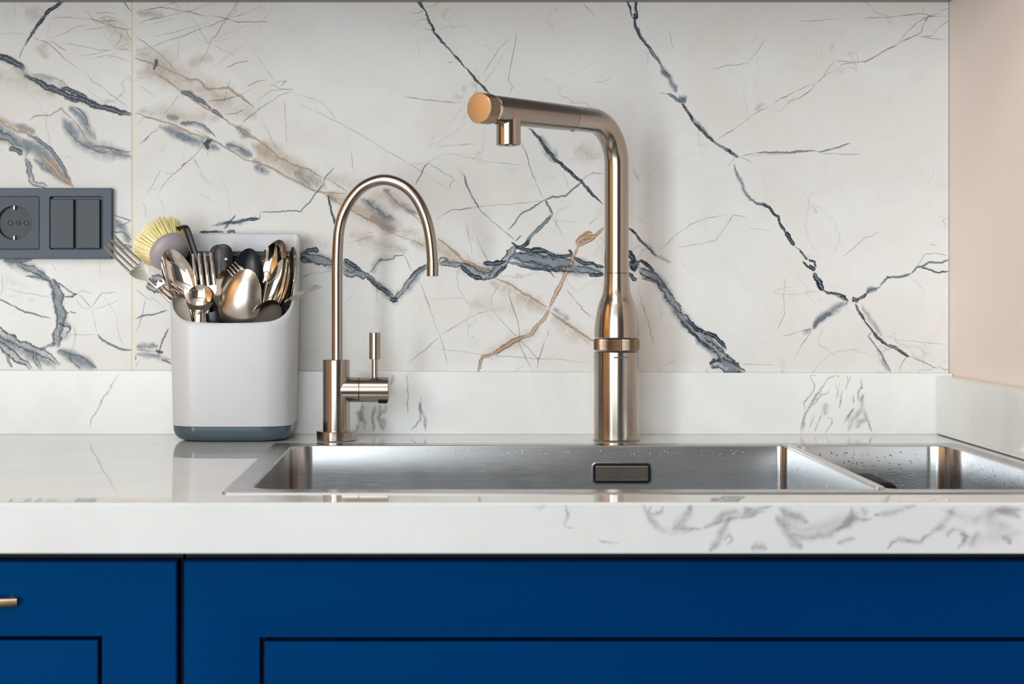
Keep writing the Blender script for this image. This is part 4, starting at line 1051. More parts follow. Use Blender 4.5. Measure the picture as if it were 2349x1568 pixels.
# overflow slot in the back of the main bowl
o0, o1 = U(1357, 1059, MY1), U(1495.5, 1110, MY1)
yb = MY1 - 0.0004
ring = rr(o0.x, o1.x, o1.z, o0.z, (0.005,) * 4, 6)
inn = rr(o0.x + 0.0013, o1.x - 0.0013, o1.z + 0.0013, o0.z - 0.0013, (0.0042,) * 4, 6)
n = len(ring)
V = [(x, yb, z) for x, z in ring] + [(x, yb - 0.0010, z) for x, z in ring] + [(x, yb - 0.0012, z) for x, z in inn] + [(x, yb - 0.0002, z) for x, z in inn]
mesh('overflow_trim', V, grid_faces(4, n), M['rim'], sink, 40)
V = [(x, yb - 0.0003, z) for x, z in inn]
mesh('overflow_slot', V, [tuple(range(n))], M['dark_steel'], sink, 0)
c0, c1 = U(1365.5, 1067, MY1), U(1486, 1101, MY1)
bm = boxbm(c0.x, c1.x, yb - 0.0045, yb - 0.0018, c1.z, c0.z, 0.0009, 2)
bmobj('overflow_cover', bm, M['tap_h'], sink, 12)
# water drops on the divider and the right-hand walls
rnd = random.Random(5)
V, Fs = [], []


def drop(c, nrm, up_, r, l):
    nrm, up_ = Vector(nrm), Vector(up_)
    s = nrm.cross(up_)
    o = len(V)
    V.append(Vector(c) + nrm * r * 0.55)
    for ring_ in ((0.6, 0.4), (1.0, 0.0)):
        for k in range(8):
            a = 2 * PI * k / 8
            V.append(Vector(c) + s * (r * ring_[0] * math.cos(a)) + up_ * (l * ring_[0] * math.sin(a)) + nrm * (r * 0.55 * ring_[1]))
    for k in range(8):
        k2 = (k + 1) % 8
        Fs.append((o, o + 1 + k, o + 1 + k2))
        Fs.append((o + 1 + k, o + 9 + k, o + 9 + k2, o + 1 + k2))


for _ in range(46):
    y = rnd.uniform(1.40, 1.70)
    drop((MX1 - 0.0006, y, ZT - rnd.uniform(0.012, 0.05)), (-1, 0, 0), (0, 0, 1), rnd.uniform(0.0005, 0.0013), rnd.uniform(0.0010, 0.0024))
for _ in range(60):
    y = rnd.uniform(1.40, 1.69)
    drop((NX1 - 0.0006, y, ZT - rnd.uniform(0.006, 0.04)), (-1, 0, 0), (0, 0, 1), rnd.uniform(0.0004, 0.001), rnd.uniform(0.0008, 0.002))
for _ in range(120):
    x = rnd.uniform(0.39, 0.51)
    drop((x, MY1 - 0.0007, ZT - rnd.uniform(0.006, 0.045)), (0, -1, 0), (0, 0, 1), rnd.uniform(0.0005, 0.0014), rnd.uniform(0.0005, 0.0013))
for _ in range(70):
    x = rnd.uniform(-0.02, 0.33)
    drop((x, MY1 - 0.0007, ZT - rnd.uniform(0.004, 0.012)), (0, -1, 0), (0, 0, 1), rnd.uniform(0.0003, 0.0009), rnd.uniform(0.0003, 0.0009))
dr = mesh('water_drops', V, Fs, M['water'], sink, 180)
dr['kind'] = 'stuff'
adopt(sink)

# dark glossy caddy standing in the small bowl
q = U(2041, 1100, 1.60)
bm = boxbm(0.374, q.x, 1.56, 1.655, ZT - 0.1495, q.z + 0.0012, 0.010, 4)
sc_root = bmobj('sponge_caddy', bm, M['matte'], None, 40)
tag(sc_root, 'black glossy wet sponge caddy standing in the small sink bowl', 'caddy')

# ------------------------------------------------------------------ kitchen mixer tap
DF = 1.785
SCL = DF / F
TX = (1414.5 - VX) * SCL


def zz(py, d=DF):
    return ZC - (py - VY) * d / F


mix = thing('kitchen_mixer_tap', 'tall brushed warm steel mixer tap with angled pull-out spout', 'tap', (TX, DF, ZT))
ORG = (TX, DF, 0)
AX = (0, 0, 1)
rb = 52 * SCL
lathe('base_ring', ORG, AX, [(rb + 0.0006, ZT + 0.0002), (rb + 0.0008, ZT + 0.0012), (rb, ZT + 0.0018)], M['knurl'], mix, 72)
lathe('lower_body', ORG, AX, [(rb - 0.0005, ZT + 0.0014), (rb, ZT + 0.002), (rb, zz(806.5)), (rb - 0.0006, zz(805.6)), (rb - 0.002, zz(805.4))], M['tap'], mix, 96)
kz0, kz1 = zz(802.5), zz(776.8)


def kn(j, h):
    return 1.0 if j % 2 else 0.982


prof = [(rb - 0.0025, kz0 - 0.0004), (rb - 0.0004, kz0)]
nr = 8
for k in range(nr):
    a, b = kz0 + 0.0006 + (kz1 - kz0 - 0.0012) * k / nr, kz0 + 0.0006 + (kz1 - kz0 - 0.0012) * (k + 1) / nr
    prof += [(rb + 0.0002, a + (b - a) * 0.12), (rb + 0.0002, a + (b - a) * 0.8), (rb - 0.0004, a + (b - a) * 0.95)]
prof += [(rb - 0.0004, kz1), (rb - 0.0025, kz1 + 0.0004)]
kr = lathe('knurled_ring', ORG, AX, prof, M['knurl'], mix, 200, 20, rf=kn)
kr['label'] = 'darker knurled ring'
lathe('ring_pointer', (TX + 0.002, DF - rb - 0.0002, (kz0 + kz1) / 2 - 0.0058), AX, [(0.0005, 0), (0.0008, 0.0004), (0.0008, 0.0112), (0.0005, 0.0116)], M['tap_h'], mix, 12)
NK = [(615, 182), (600, 181.5), (550, 180), (500, 175), (450, 169), (400, 160), (340, 146), (290, 125), (250, 114), (200, 107), (150, 103), (96, 101)]
NKp = [(r / 3.565 * SCL, zz(600 + y / 3.565)) for y, r in NK]
pts = crom([Vector((r, 0, h)) for r, h in NKp], 4)
prof = [(NKp[0][0] - 0.003, zz(773.4)), (NKp[0][0] - 0.0006, zz(773.2))] + [(p.x, p.z) for p in pts] + [(NKp[-1][0] - 0.001, zz(626.5))]
lathe('neck', ORG, AX, prof, M['tap'], mix, 96, 30)
# riser, bend and arm
rp = 27.6 * SCL
E = U(1098, 247.5, 1.60)
top = Vector((TX, DF, zz(282)))
dirv = (E - top).normalized()
RB = 0.047
path = [Vector((TX, DF, zz(626.2))), Vector((TX, DF, zz(625.6)))]
for k in range(1, 9):
    path.append(Vector((TX, DF, zz(625.6) + (top.z - RB - zz(625.6)) * k / 8)))
A, B = top - Vector((0, 0, RB)), top + dirv * RB
arc_c = A + dirv * RB
for k in range(1, 15):
    a = PI / 2 * k / 14
    path.append(arc_c - dirv * (RB * math.cos(a)) + (top + Vector((0, 0, 0)) - A) * math.sin(a))
seam = top + dirv * 0.088
path.append(seam - dirv * 0.0003)
side = dirv.cross(Vector((0, 0, 1))).normalized()
tube('riser_pipe', path, [rp - 0.0008] + [rp] * (len(path) - 1), [rp - 0.0008] + [rp] * (len(path) - 1), side, M['tap'], mix, 48, 50)
Lt = (E - top).length
rs0, rs1 = 0.01355, 0.0144
Lk = Lt - 0.0165
lathe('spray_arm', top, dirv, [(rs0 - 0.001, 0.0881), (rs0, 0.0887), (rs0 + (rs1 - rs0) * 0.5, 0.15), (rs1, Lk - 0.0042), (rs1 - 0.0008, Lk - 0.0036)], M['tap_h'], mix, 72)
lathe('ring_band', top, dirv, [(rs1 - 0.001, Lk - 0.0038), (rs1 + 0.0003, Lk - 0.0030), (rs1 + 0.0003, Lk - 0.0008), (rs1 - 0.001, Lk - 0.0002)], M['chrome'], mix, 72)
rk = 0.0152
kp = [(rk - 0.0025, Lk), (rk - 0.0004, Lk + 0.0003), (rk, Lk + 0.0008), (rk, Lt - 0.0016), (rk - 0.0003, Lt - 0.0011)]
lathe('spray_knob', top, dirv, kp, M['knurl'], mix, 180, 20, rf=lambda j, h: 1.0 if (j % 3) else 0.975)
cp = lathe('knob_cap', top, dirv, [(rk - 0.0002, Lt - 0.0014), (rk + 0.0001, Lt - 0.0006), (rk - 0.0005, Lt), (rk - 0.004, Lt + 0.0002), (0.0005, Lt + 0.0003)], M['cap'], mix, 72, 40)
cp['label'] = 'brushed round end cap, golden reflection put into its colour'
NZ = U(1165.2, 333.5, 1.637)
nzc = Vector((NZ.x, NZ.y, 0))
tq = ((Vector((NZ.x, NZ.y, 0)) - Vector((top.x, top.y, 0))).length) / Vector((dirv.x, dirv.y, 0)).length
an = top + dirv * tq
lathe('nozzle', (an.x, an.y, 0), AX, [(0.0085, NZ.z + 0.004), (0.0095, NZ.z + 0.0006), (0.0118, NZ.z), (0.0125, NZ.z + 0.0006), (0.0125, an.z - 0.006), (0.0100, an.z - 0.004)], M['tap'], mix, 64)
lathe('spray_face', (an.x, an.y, 0), AX, [(0.0088, NZ.z + 0.003), (0.0088, NZ.z + 0.0034), (0.002, NZ.z + 0.0036)], M['dark_steel'], mix, 40)
pb = top + dirv * 0.0835 - Vector((0, 0, rp - 0.0008))
lathe('release_pin', pb, (0, 0, -1), [(0.0022, -0.001), (0.0022, 0.0012), (0.0014, 0.0018)], M['knurl'], mix, 16)


def mark(name, px0, px1, py, mat):
    V, n = [], 8
    for i in range(n + 1):
        x = (px0 + (px1 - px0) * i / n - 1414.5) * SCL
        a = math.asin(max(-1, min(1, x / (rb + 0.00015))))
        for h in (-0.0007, 0.0007):
            V.append((TX + (rb + 0.00015) * math.sin(a), DF - (rb + 0.00015) * math.cos(a), zz(py) + h))
    o = mesh(name, V, [(2 * i, 2 * i + 2, 2 * i + 3, 2 * i + 1) for i in range(n)], mat, mix, 180)
    return o


mark('hot_mark', 1402.6, 1416.6, 817.5, M['red'])['label'] = 'red line on the steel'
mark('cold_mark', 1418.4, 1434, 817.5, M['bluemark'])['label'] = 'blue line on the steel'
adopt(mix)

# ------------------------------------------------------------------ slim filter tap
FX = (771.6 - VX) * SCL
ft = thing('filter_tap', 'slim brushed steel gooseneck filter tap with side lever', 'tap', (FX, DF, ZT))
FO = (FX, DF, 0)
rf_ = 45.3 * SCL
lathe('base_flange', FO, AX, [(rf_ - 0.0008, ZT + 0.0002), (rf_, ZT + 0.001), (rf_, zz(988.2)), (rf_ - 0.0006, zz(987.2)), (0.012, zz(987))], M['tap'], ft, 72)
rbd = 30.8 * SCL
lathe('tap_body', FO, AX, [(rbd, zz(987.4)), (rbd, zz(825.3)), (rbd - 0.0005, zz(824.3)), (0.005, zz(824))], M['tap'], ft, 72)
gp = [(175, 1062), (175, 900), (175, 700), (175, 560), (178, 440), (185, 350), (206, 268), (246, 190), (300, 126), (362, 90), (430, 76), (498, 90), (562, 128), (614, 190), (652, 270), (675, 350), (688, 440), (694, 520)]
N = len(gp)
path = [U(700 + x / 2.376, 380 + y / 2.376, DF - 0.022 * max(0, (x - 175) / 519.0)) for x, y in gp]
sp = crom(path, 6)
rn = 12.5 * SCL
tube('gooseneck', sp, rn, rn, (0, 1, 0), M['tap'], ft, 32, 60)
dn = DF - 0.022
e0, e1 = U(994.2 - 2.0, 598, dn), U(992.3, 633.5, dn)
lathe('outlet', e0, e1 - e0, [(0.0052, -0.0004), (0.0063, 0.0), (0.0064, 0.0006), (0.0064, (e1 - e0).length - 0.0004), (0.0060, (e1 - e0).length), (0.0045, (e1 - e0).length - 0.002), (0.001, (e1 - e0).length - 0.003)], M['tap'], ft, 40)
rv_ = 28.8 * SCL
vz = zz(893)
x824, x892 = (824 - 771.6) * SCL, (892 - 771.6) * SCL
lathe('valve_neck', (FX, DF, vz), (1, 0, 0), [(rv_ * 0.999, 0.0005), (rv_, rbd * 0.3), (rv_, x824 - 0.0004), (rv_ - 0.0006, x824)], M['tap'], ft, 64)
lathe('valve_body', (FX, DF, vz), (1, 0, 0), [(rv_ - 0.0006, x824 + 0.0001), (rv_, x824 + 0.0006), (rv_, x892 - 0.0008), (rv_ - 0.0008, x892), (0.001, x892 + 0.0003)], M['tap'], ft, 64)
lx = (860 - VX) * SCL
lathe('lever_stem', (lx, DF, 0), AX, [(0.0034, zz(866)), (0.0034, zz(822))], M['tap'], ft, 32)
lathe('lever', (lx, DF, 0), AX, [(0.0056, zz(823.6)), (0.0063, zz(822.8)), (0.0063, zz(763.2)), (0.0057, zz(762.4)), (0.001, zz(762.2))], M['tap'], ft, 40)
im = box('index_mark', (868 - VX) * SCL, (889 - VX) * SCL, DF - 0.0085, DF + 0.0005, vz - rv_ - 0.0009, vz - rv_ + 0.0058, M['matte'], ft, bev=0.0006)
im['label'] = 'small dark blue index tab'
adopt(ft)

# ------------------------------------------------------------------ socket and switch plate
DP = DT - 0.009
sk = thing('socket_and_switch', 'charcoal wall plate with one socket and a double rocker switch', 'socket', (U(105, 512, DT).x, DT, U(105, 512, DT).z))


def XZ(px, py, d=DP):
    q = U(px, py, d)
    return q.x, q.z


fx0, fz1 = XZ(-46, 432.5)
fx1, fz0 = XZ(255.5, 592)
holes = []
for (a, b) in ((-26, 91), (112.8, 236.5)):
    hx0, hz1 = XZ(a, 449.5)
    hx1, hz0 = XZ(b, 572.5)
    holes.append((hx0, hx1, hz0, hz1))
bm = bmesh.new()
edges, loops = [], []
for k, L in enumerate([rr(fx0, fx1, fz0, fz1, (0.0012,) * 4, 4)] + [rr(a, b, c, d, (0.0026,) * 4, 6) for a, b, c, d in holes]):
    vs = [bm.verts.new((x, DP, z)) for x, z in L]
    loops.append((L, vs))
    for a, b in zip(vs, vs[1:] + vs[:1]):
        edges.append(bm.edges.new((a, b)))
bmesh.ops.triangle_fill(bm, use_beauty=True, edges=edges)
for k, (L, vs) in enumerate(loops):
    cx = sum(p[0] for p in L) / len(L)
    cz = sum(p[1] for p in L) / len(L)
    s = 0.0006
    prev = vs
    for (g, y) in ((s, DP + 0.0006), (s, DT - 0.0003)):
        sg = g if k == 0 else -g
        cur = [bm.verts.new((x + (sg if x > cx else -sg), y, z + (sg if z > cz else -sg))) for x, z in L]
        for i in range(len(L)):
            bm.faces.new((prev[i], prev[(i + 1) % len(L)], cur[(i + 1) % len(L)], cur[i]))
        prev = cur
bmobj('frame', bm, M['charcoal'], sk, 35)
box('mounting_plate', fx0 + 0.002, fx1 - 0.002, DT - 0.0022, DT - 0.0002, fz0 + 0.002, fz1 - 0.002, M['dark_steel'], sk)
# socket insert with round recess
hx0, hx1, hz0, hz1 = holes[0]
cx, cz = XZ(32, 510.5)
ins = bmesh.new()
R = rr(hx0 + 0.0007, hx1 - 0.0012, hz0 + 0.0012, hz1 - 0.0008, (0.002,) * 4, 6)
rc_ = 39.5 * DP / F
circ = [(cx + rc_ * math.cos(2 * PI * k / 48), cz + rc_ * math.sin(2 * PI * k / 48)) for k in range(48)]
edges = []
lp = []
yi = DP + 0.0012
for L in (R, circ):
    vs = [ins.verts.new((x, yi, z)) for x, z in L]
    lp.append(vs)
    for a, b in zip(vs, vs[1:] + vs[:1]):
        edges.append(ins.edges.new((a, b)))
bmesh.ops.triangle_fill(ins, use_beauty=True, edges=edges)
bk = [ins.verts.new((x, DT - 0.0025, z)) for x, z in R]
for i in range(len(R)):
    ins.faces.new((lp[0][i], lp[0][(i + 1) % len(R)], bk[(i + 1) % len(R)], bk[i]))
si = bmobj('socket_insert', ins, M['charcoal_in'], sk, 35)
V = []
for (r, y) in ((rc_, yi), (rc_ - 0.0003, yi + 0.0002), (rc_ - 0.0005, DT - 0.0028)):
    V += [(cx + r * math.cos(2 * PI * k / 48), y, cz + r * math.sin(2 * PI * k / 48)) for k in range(48)]
Fs = grid_faces(3, 48) + [tuple(96 + k for k in range(48))]
mesh('socket_recess', V, Fs, M['socket_in'], si, 35)
for (px, r) in ((20, 5.8), (57, 5.8)):
    x, z = XZ(px, 511)
    lathe('pin_hole', (x, DT - 0.0029, z), (0, -1, 0), [(r * SCL, 0), (r * SCL, 0.0004), (r * SCL * 0.85, 0.0002), (0.0004, 0.0001)], M['dark_steel'], si, 24)
x, z = XZ(39, 510.5)
lathe('centre_screw', (x, DT - 0.0029, z), (0, -1, 0), [(0.0029, 0), (0.0029, 0.0006), (0.0022, 0.0008), (0.0016, 0.0004), (0.0003, 0.0003)], M['charcoal'], si, 24)
for (py, s) in ((476, 1), (545, -1)):
    x, z = XZ(31.4, py)
    box('earth_clip', x - 0.0009, x + 0.0009, DP + 0.0015, DT - 0.003, z - 0.0024, z + 0.0024, M['chrome'], si, bev=0.0003)['label'] = 'small bright metal clip'
for (a, b) in ((114.2, 168.5), (174, 228.5)):
    x0, z1 = XZ(a, 456)
    x1, z0_ = XZ(b, 569.5)
    box('switch_rocker', x0, x1, DP + 0.001, DT - 0.0025, z0_, z1, M['charcoal_in'], sk, bev=0.0007)
adopt(sk)

# ------------------------------------------------------------------ cutlery caddy
CX, CY = -0.2335, 1.8022
ZB = ZT + 0.0172                         # top of the dark base


def caddy_half(z):
    u = (z - ZT) / 0.23
    return 0.0655 + 0.0050 * u, 0.0450 + 0.0018 * u      # half width, half depth


def ring_pts(hx, hy, rf, rbk, n):
    """rounded rectangle in plan; rf front radius, rbk back radius; centred, back face fixed at CY+0.0468"""
    yb_ = CY + 0.0470
    return rr(CX - hx, CX + hx, yb_ - 2 * hy, yb_, (rf, rbk, rbk, rf), n)


def rim_z(y, z_unused=None):
    q = (CY + 0.0470 - y) / 0.0936
    q = min(1.0, max(0.0, q))
    h = 1.1300 - 0.1120 * q
    lo = 1.0255
    k = 0.010
    return lo + 0.5 * ((h - lo) + math.sqrt((h - lo) ** 2 + k * k)) - 0.0005


def resample(L, m):
    # equal-arc resampling keeps vertical edges aligned
    pts = [Vector((x, y, 0)) for x, y in L]
    pts.append(pts[0])
    ds = [0.0]
    for a, b in zip(pts[:-1], pts[1:]):
        ds.append(ds[-1] + (b - a).length)
    out = []
    j = 0
    for k in range(m):
        s = ds[-1] * k / m
        while ds[j + 1] < s:
            j += 1
        u = (s - ds[j]) / max(1e-9, ds[j + 1] - ds[j])
        p = pts[j].lerp(pts[j + 1], u)
        bx = min(1.0, abs(p.x - CX) / 0.066)
        fy = min(1.0, max(0.0, (CY - p.y) / 0.04))
        p.y += 0.0055 * (bx * bx) * fy * (1 - 0.6 * max(0, bx - 0.6))
        out.append(p)
    return out


NSEG, NLEV = 144, 22
cad = thing('cutlery_caddy', 'pale grey cutlery drainer with dark slate base, full of cutlery', 'caddy', (CX, CY, ZT))


def shell(inset, zlo, levels):
    """columns that follow the walls; each column ends at the sloping rim"""
    cols = []
    for j in range(NSEG):
        cols.append([])
    for l in range(levels + 1):
        u = l / levels
        # iterate: z depends on y of the column at that height
        hx, hy = caddy_half(1.02)
        for j in range(NSEG):
            pass
    zs_top = None
    base = {}
    def plan(z):
        hx, hy = caddy_half(z)
        key = round(z, 5)
        if key not in base:
            base[key] = resample(ring_pts(hx - inset, hy - inset * 0.999, 0.027 - inset, 0.0045 - inset * 0.6, 10), NSEG)
        return base[key]
    top = []
    p0 = plan(1.05)
    for j in range(NSEG):
        z = rim_z(p0[j].y)
        pj = plan(round(z, 3))[j]
        z = rim_z(pj.y)
        top.append(z)
    V = []
    for l in range(levels + 1):
        u = l / levels
        for j in range(NSEG):
            z = zlo + (top[j] - zlo) * u
            a = plan(round(math.floor(z * 500) / 500, 5))[j]
            b = plan(round(math.floor(z * 500) / 500 + 0.002, 5))[j]
            f = (z - math.floor(z * 500) / 500) / 0.002
            p = a.lerp(b, f)
            yoff = inset  # keep inner back wall inside
            V.append(Vector((p.x, p.y - (inset if False else 0), z)))
    return V


TH = 0.0026
Vo = shell(0.0, ZB, NLEV)
Vi = shell(TH, ZB + 0.004, NLEV)
# inner shell: shift so that back wall has thickness too
for v in Vi:
    v.y -= TH * 0.98
no = len(Vo)
V = Vo + Vi
Fs = grid_faces(NLEV + 1, NSEG)
Fs += [tuple(reversed(f)) for f in grid_faces(NLEV + 1, NSEG, off=no)]
lt = NLEV * NSEG
# rounded lip between outer and inner rim
mid = len(V)
for j in range(NSEG):
    a, b = Vo[lt + j], Vi[lt + j]
    V.append((a + b) / 2 + Vector((0, 0, 0.0009)))
for j in range(NSEG):
    k = (j + 1) % NSEG
    Fs.append((lt + j, lt + k, mid + k, mid + j))
    Fs.append((mid + j, mid + k, no + lt + k, no + lt + j))
Fs.append(tuple(no + j for j in range(NSEG)))
Fs.append(tuple(reversed(range(NSEG))))
mesh('body', V, Fs, M['caddy'], cad, 45)
# base with rounded foot
V, rows = [], 0
for (i, z) in ((0.0200, ZT + 0.0003), (0.0110, ZT + 0.0006), (0.0060, ZT + 0.0022), (0.0028, ZT + 0.0052), (0.0010, ZT + 0.0090), (0.0002, ZT + 0.0130), (0.0002, ZB - 0.0006), (0.0010, ZB - 0.0002)):
    hx, hy = caddy_half(z)
    for p in resample(ring_pts(hx - i, hy - i * 0.6, 0.027, 0.0045, 10), NSEG):
        V.append(Vector((p.x, p.y - i * 0.4, z)))
    rows += 1
Fs = grid_faces(rows, NSEG) + [tuple(reversed(range(NSEG))), tuple((rows - 1) * NSEG + j for j in range(NSEG))]
cb = mesh('base', V, Fs, M['slate'], cad, 45)
cb['label'] = 'dark slate base with rounded foot'
# dark inner partition near the back
yp = CY + 0.0330
zp = U(500, 576, yp).z
pl = box('partition', CX - 0.0655, CX + 0.0655, yp, yp + 0.0028, ZB + 0.006, zp, M['black'], cad, bev=0.0008)
pl['label'] = 'black inner partition'
box('partition_ledge', CX - 0.0650, CX + 0.0650, yp - 0.0034, yp - 0.0001, zp - 0.0058, zp - 0.0028, M['slate'], cad, bev=0.0005)
adopt(cad)

# ------------------------------------------------------------------ cutlery


def cut_frame(ang, lean, turn, flip=False):
    """long axis from the picture angle (degrees right of vertical) and lean towards the camera; turn about the long axis"""
    a, l = math.radians(ang), math.radians(lean)
    Y = Vector((math.sin(a) * math.cos(l), -math.sin(l), math.cos(a) * math.cos(l)))
    N0 = Vector((0, -1, 0))
    Z = (N0 - Y * N0.dot(Y)).normalized()
    Z = Matrix.Rotation(math.radians(turn), 3, Y) @ Z
    if flip:
        Z = -Z
    X = Y.cross(Z).normalized()
    return X, Y, Z


def handle_mesh(name, p0, d0, end, sidev, w0, w1, th, mat, root, n=22, bow=0.02):
    p0, end = Vector(p0), Vector(end)
    L = (end - p0).length
    path = bez(p0 - d0 * 0.001, p0 + d0 * L * 0.3, end + (p0 - end).normalized() * L * 0.35, end, n)
    ra = []
    for i in range(n + 1):
        u = i / n
        ra.append((w0 + (w1 - w0) * max(0.0, (u - 0.15) / 0.85) ** 1.2) * (1.0 if u < 0.97 else 0.7))
    return tube(name, path, ra, [th] * (n + 1), sidev, mat, root, 10, 60)


def spoon(label, c, ang, L, W, dep, end, mat, lean=0, turn=0, flip=False, egg=0.16, hw=(0.0026, 0.0055), group=None, name='spoon', cat='spoon', hmat=None):
    """c = (px, py, depth) of the bowl centre; L, W half length and half width; dep bowl depth"""
    P = U(*c)
    X, Y, Z = cut_frame(ang, lean, turn, flip)
    root = thing(name, label, cat, P, group)
    NR, NA = 12, 48
    V = []
    for side_, off in ((1, 0.0), (-1, -0.0010)):
        for i in range(NR):
            r = (i + 0.02) / (NR - 1 + 0.02)
            for j in range(NA):
                t = 2 * PI * j / NA
                s, cc = math.sin(t), math.cos(t)
                wx = W * (1 - egg * s) * cc * r
                ly = L * s * r
                z = -dep * (1 - r ** 2.2) + off
                V.append(P + X * wx + Y * ly + Z * z)
    n = NR * NA
    Fs = grid_faces(NR, NA) + grid_faces(NR, NA, off=n)
    for j in range(NA):
        k = (j + 1) % NA
        a = (NR - 1) * NA
        Fs.append((a + j, a + k, n + a + k, n + a + j))
    Fs.append(tuple(range(NA)))
    Fs.append(tuple(n + j for j in range(NA)))
    mesh('bowl', V, Fs, mat, root, 50)
    base = P - Y * (L * 0.97) - Z * 0.0008
    handle_mesh('handle', base + Y * 0.002, (-Y).normalized(), end, X, hw[0], hw[1], 0.0012, hmat or mat, root)
    adopt(root)
    return root


def fork(label, c, ang, Lt_, Lh, W, end, mat, lean=0, turn=0, flip=False, curve=0.006, hw=(0.0024, 0.0055), tines=4, group=None, name='fork', hd=None):
    """c = pixel position of the root of the tines"""
    P = U(*c)
    X, Y, Z = cut_frame(ang, lean, turn, flip)
    root = thing(name, label, 'fork', P, group)
    th = 0.0012

    def zc(y):
        if y > 0:
            return curve * (y / Lt_) ** 2
        return curve * 0.55 * (y / Lh) ** 2 * (1 - 0.35 * (-y / Lh))
    # head plate
    NRW, NCL = 12, 9
    V = []
    for sgn in (1, -1):
        for i in range(NRW):
            y = -Lh + Lh * i / (NRW - 1)
            u = i / (NRW - 1)
            wv = hw[0] + (W / 2 - hw[0]) * (math.sin(min(1.0, u * 1.25) * PI / 2) ** 1.4)
            for j in range(NCL):
                x = wv * (2 * j / (NCL - 1) - 1)
                V.append(P + X * x + Y * y + Z * (zc(y) + sgn * th / 2 + 0.10 * x * x / W))
    n = NRW * NCL
    Fs = grid_faces(NRW, NCL, False) + [tuple(reversed(f)) for f in grid_faces(NRW, NCL, False, n)]
    bound = [i * NCL for i in range(NRW)] + [(NRW - 1) * NCL + j for j in range(1, NCL)] + [i * NCL + NCL - 1 for i in range(NRW - 2, -1, -1)] + [j for j in range(NCL - 2, 0, -1)]
    for a, b in zip(bound, bound[1:] + bound[:1]):
        Fs.append((a, b, b + n, a + n))
    mesh('head', V, Fs, mat, root, 40)
    tw = W / tines * 0.66
    for k in range(tines):
        x0 = (k - (tines - 1) / 2) * (W - tw) / (tines - 1)
        path, ra, rb_ = [], [], []
        for i in range(13):
            u = i / 12
            y = -0.001 + (Lt_ + 0.001) * u
            path.append(P + X * (x0 * (1 - 0.06 * u)) + Y * y + Z * (zc(y) + 0.10 * x0 * x0 / W))
            ra.append(tw / 2 * (1 - 0.25 * u) * (1 if u < 0.95 else 0.6))
            rb_.append(th * 0.62 * (1 - 0.25 * u) * (1 if u < 0.95 else 0.6))
        tube('tine', path, ra, rb_, X, mat, root, 10, 60)
    base = P - Y * Lh + Z * zc(-Lh)
    handle_mesh('handle', base + Y * 0.001, (-Y).normalized() if hd is None else Vector(hd).normalized(), end, X, hw[0], hw[1], 0.0014, mat, root)
    adopt(root)
    return root


def inside(px, z, y):
    return Vector(((px - VX) * y / F, y, z))


CH, ST, BK = M['chrome'], M['satin'], M['black']
GRP = None
spoon('large polished tablespoon leaning left in front of the brush head', (407, 626, 1.776), -22, 0.0285, 0.0165, 0.007, inside(470, 0.93, 1.80), CH, lean=6, turn=18)
fork('upright polished fork with four bright tines beside the black peeler', (471, 655, 1.776), -5, 0.0365, 0.020, 0.0245, inside(500, 0.93, 1.79), CH, lean=3, turn=0, curve=0.005)
spoon('small polished teaspoon with a round bowl at the front left of the caddy', (458, 685, 1.768), 2, 0.0160, 0.0148, 0.005, inside(456, 0.94, 1.778), CH, lean=-14, turn=0, egg=0.02, hw=(0.0045, 0.0055), name='teaspoon')
spoon('large worn satin serving spoon showing its back, front centre', (553, 686, 1.769), 17, 0.0345, 0.0232, 0.009, inside(500, 0.93, 1.785), ST, lean=8, turn=-8, flip=True, name='serving_spoon')
spoon('dark spoon bowl directly behind the left edge of the satin serving spoon', (533, 660, 1.792), 10, 0.027, 0.0205, 0.007, inside(505, 0.93, 1.80), CH, lean=-12, turn=8)
spoon('serving spoon with rounded top, dark reflection coloured black, behind the satin serving spoon', (568, 622, 1.808), 5, 0.026, 0.0175, 0.006, inside(560, 0.93, 1.81), BK, lean=-4, turn=0, name='serving_spoon')  # steel bowl given black plastic to stand for its dark reflection
spoon('rounded polished spoon, tallest on the right, in front of the dark partition', (621, 605, 1.806), 14, 0.0235, 0.0150, 0.006, inside(590, 0.93, 1.80), CH, lean=4, turn=-20)
spoon('long oval polished spoon leaning right, below the tallest right spoon', (638, 650, 1.789), 17, 0.0295, 0.0125, 0.006, inside(600, 0.93, 1.79), CH, lean=3, turn=-25)
spoon('narrow spoon seen nearly edge-on beside the right caddy wall', (664, 632, 1.806), 7, 0.0330, 0.0140, 0.005, inside(640, 0.93, 1.80), CH, lean=2, turn=-66)
spoon('darker spoon tip peeking out behind the tallest right spoon', (630, 588, 1.826), 22, 0.0200, 0.0125, 0.005, inside(600, 0.95, 1.826), ST, lean=-2, turn=0)
spoon('dark polished spoon low at the right front rim', (612, 727, 1.768), 30, 0.0215, 0.0165, 0.006, inside(560, 0.95, 1.78), CH, lean=14, turn=20)
fork('fork leaning out over the left rim with tines pointing up left', (310, 612, 1.792), -45, 0.0400, 0.0215, 0.0200, inside(540, 0.985, 1.79), ST, lean=8, turn=14, curve=0.005, hw=(0.0022, 0.005))
fork('added fork for the reflected tines on the left rim, pointing down right', (376, 653, 1.779), 128, 0.0240, 0.0075, 0.0190, inside(500, 1.03, 1.80), CH, lean=20, turn=-20, curve=0.004, hw=(0.0018, 0.0034), hd=(1, 0.25, -0.5))  # added fork, stands in for tines mirrored at the rim
fork('fork sticking out to the right past the caddy, tines seen from the side', (668, 688, 1.787), 55, 0.0360, 0.0170, 0.0200, inside(610, 0.95, 1.79), CH, lean=10, turn=74, curve=0.005)
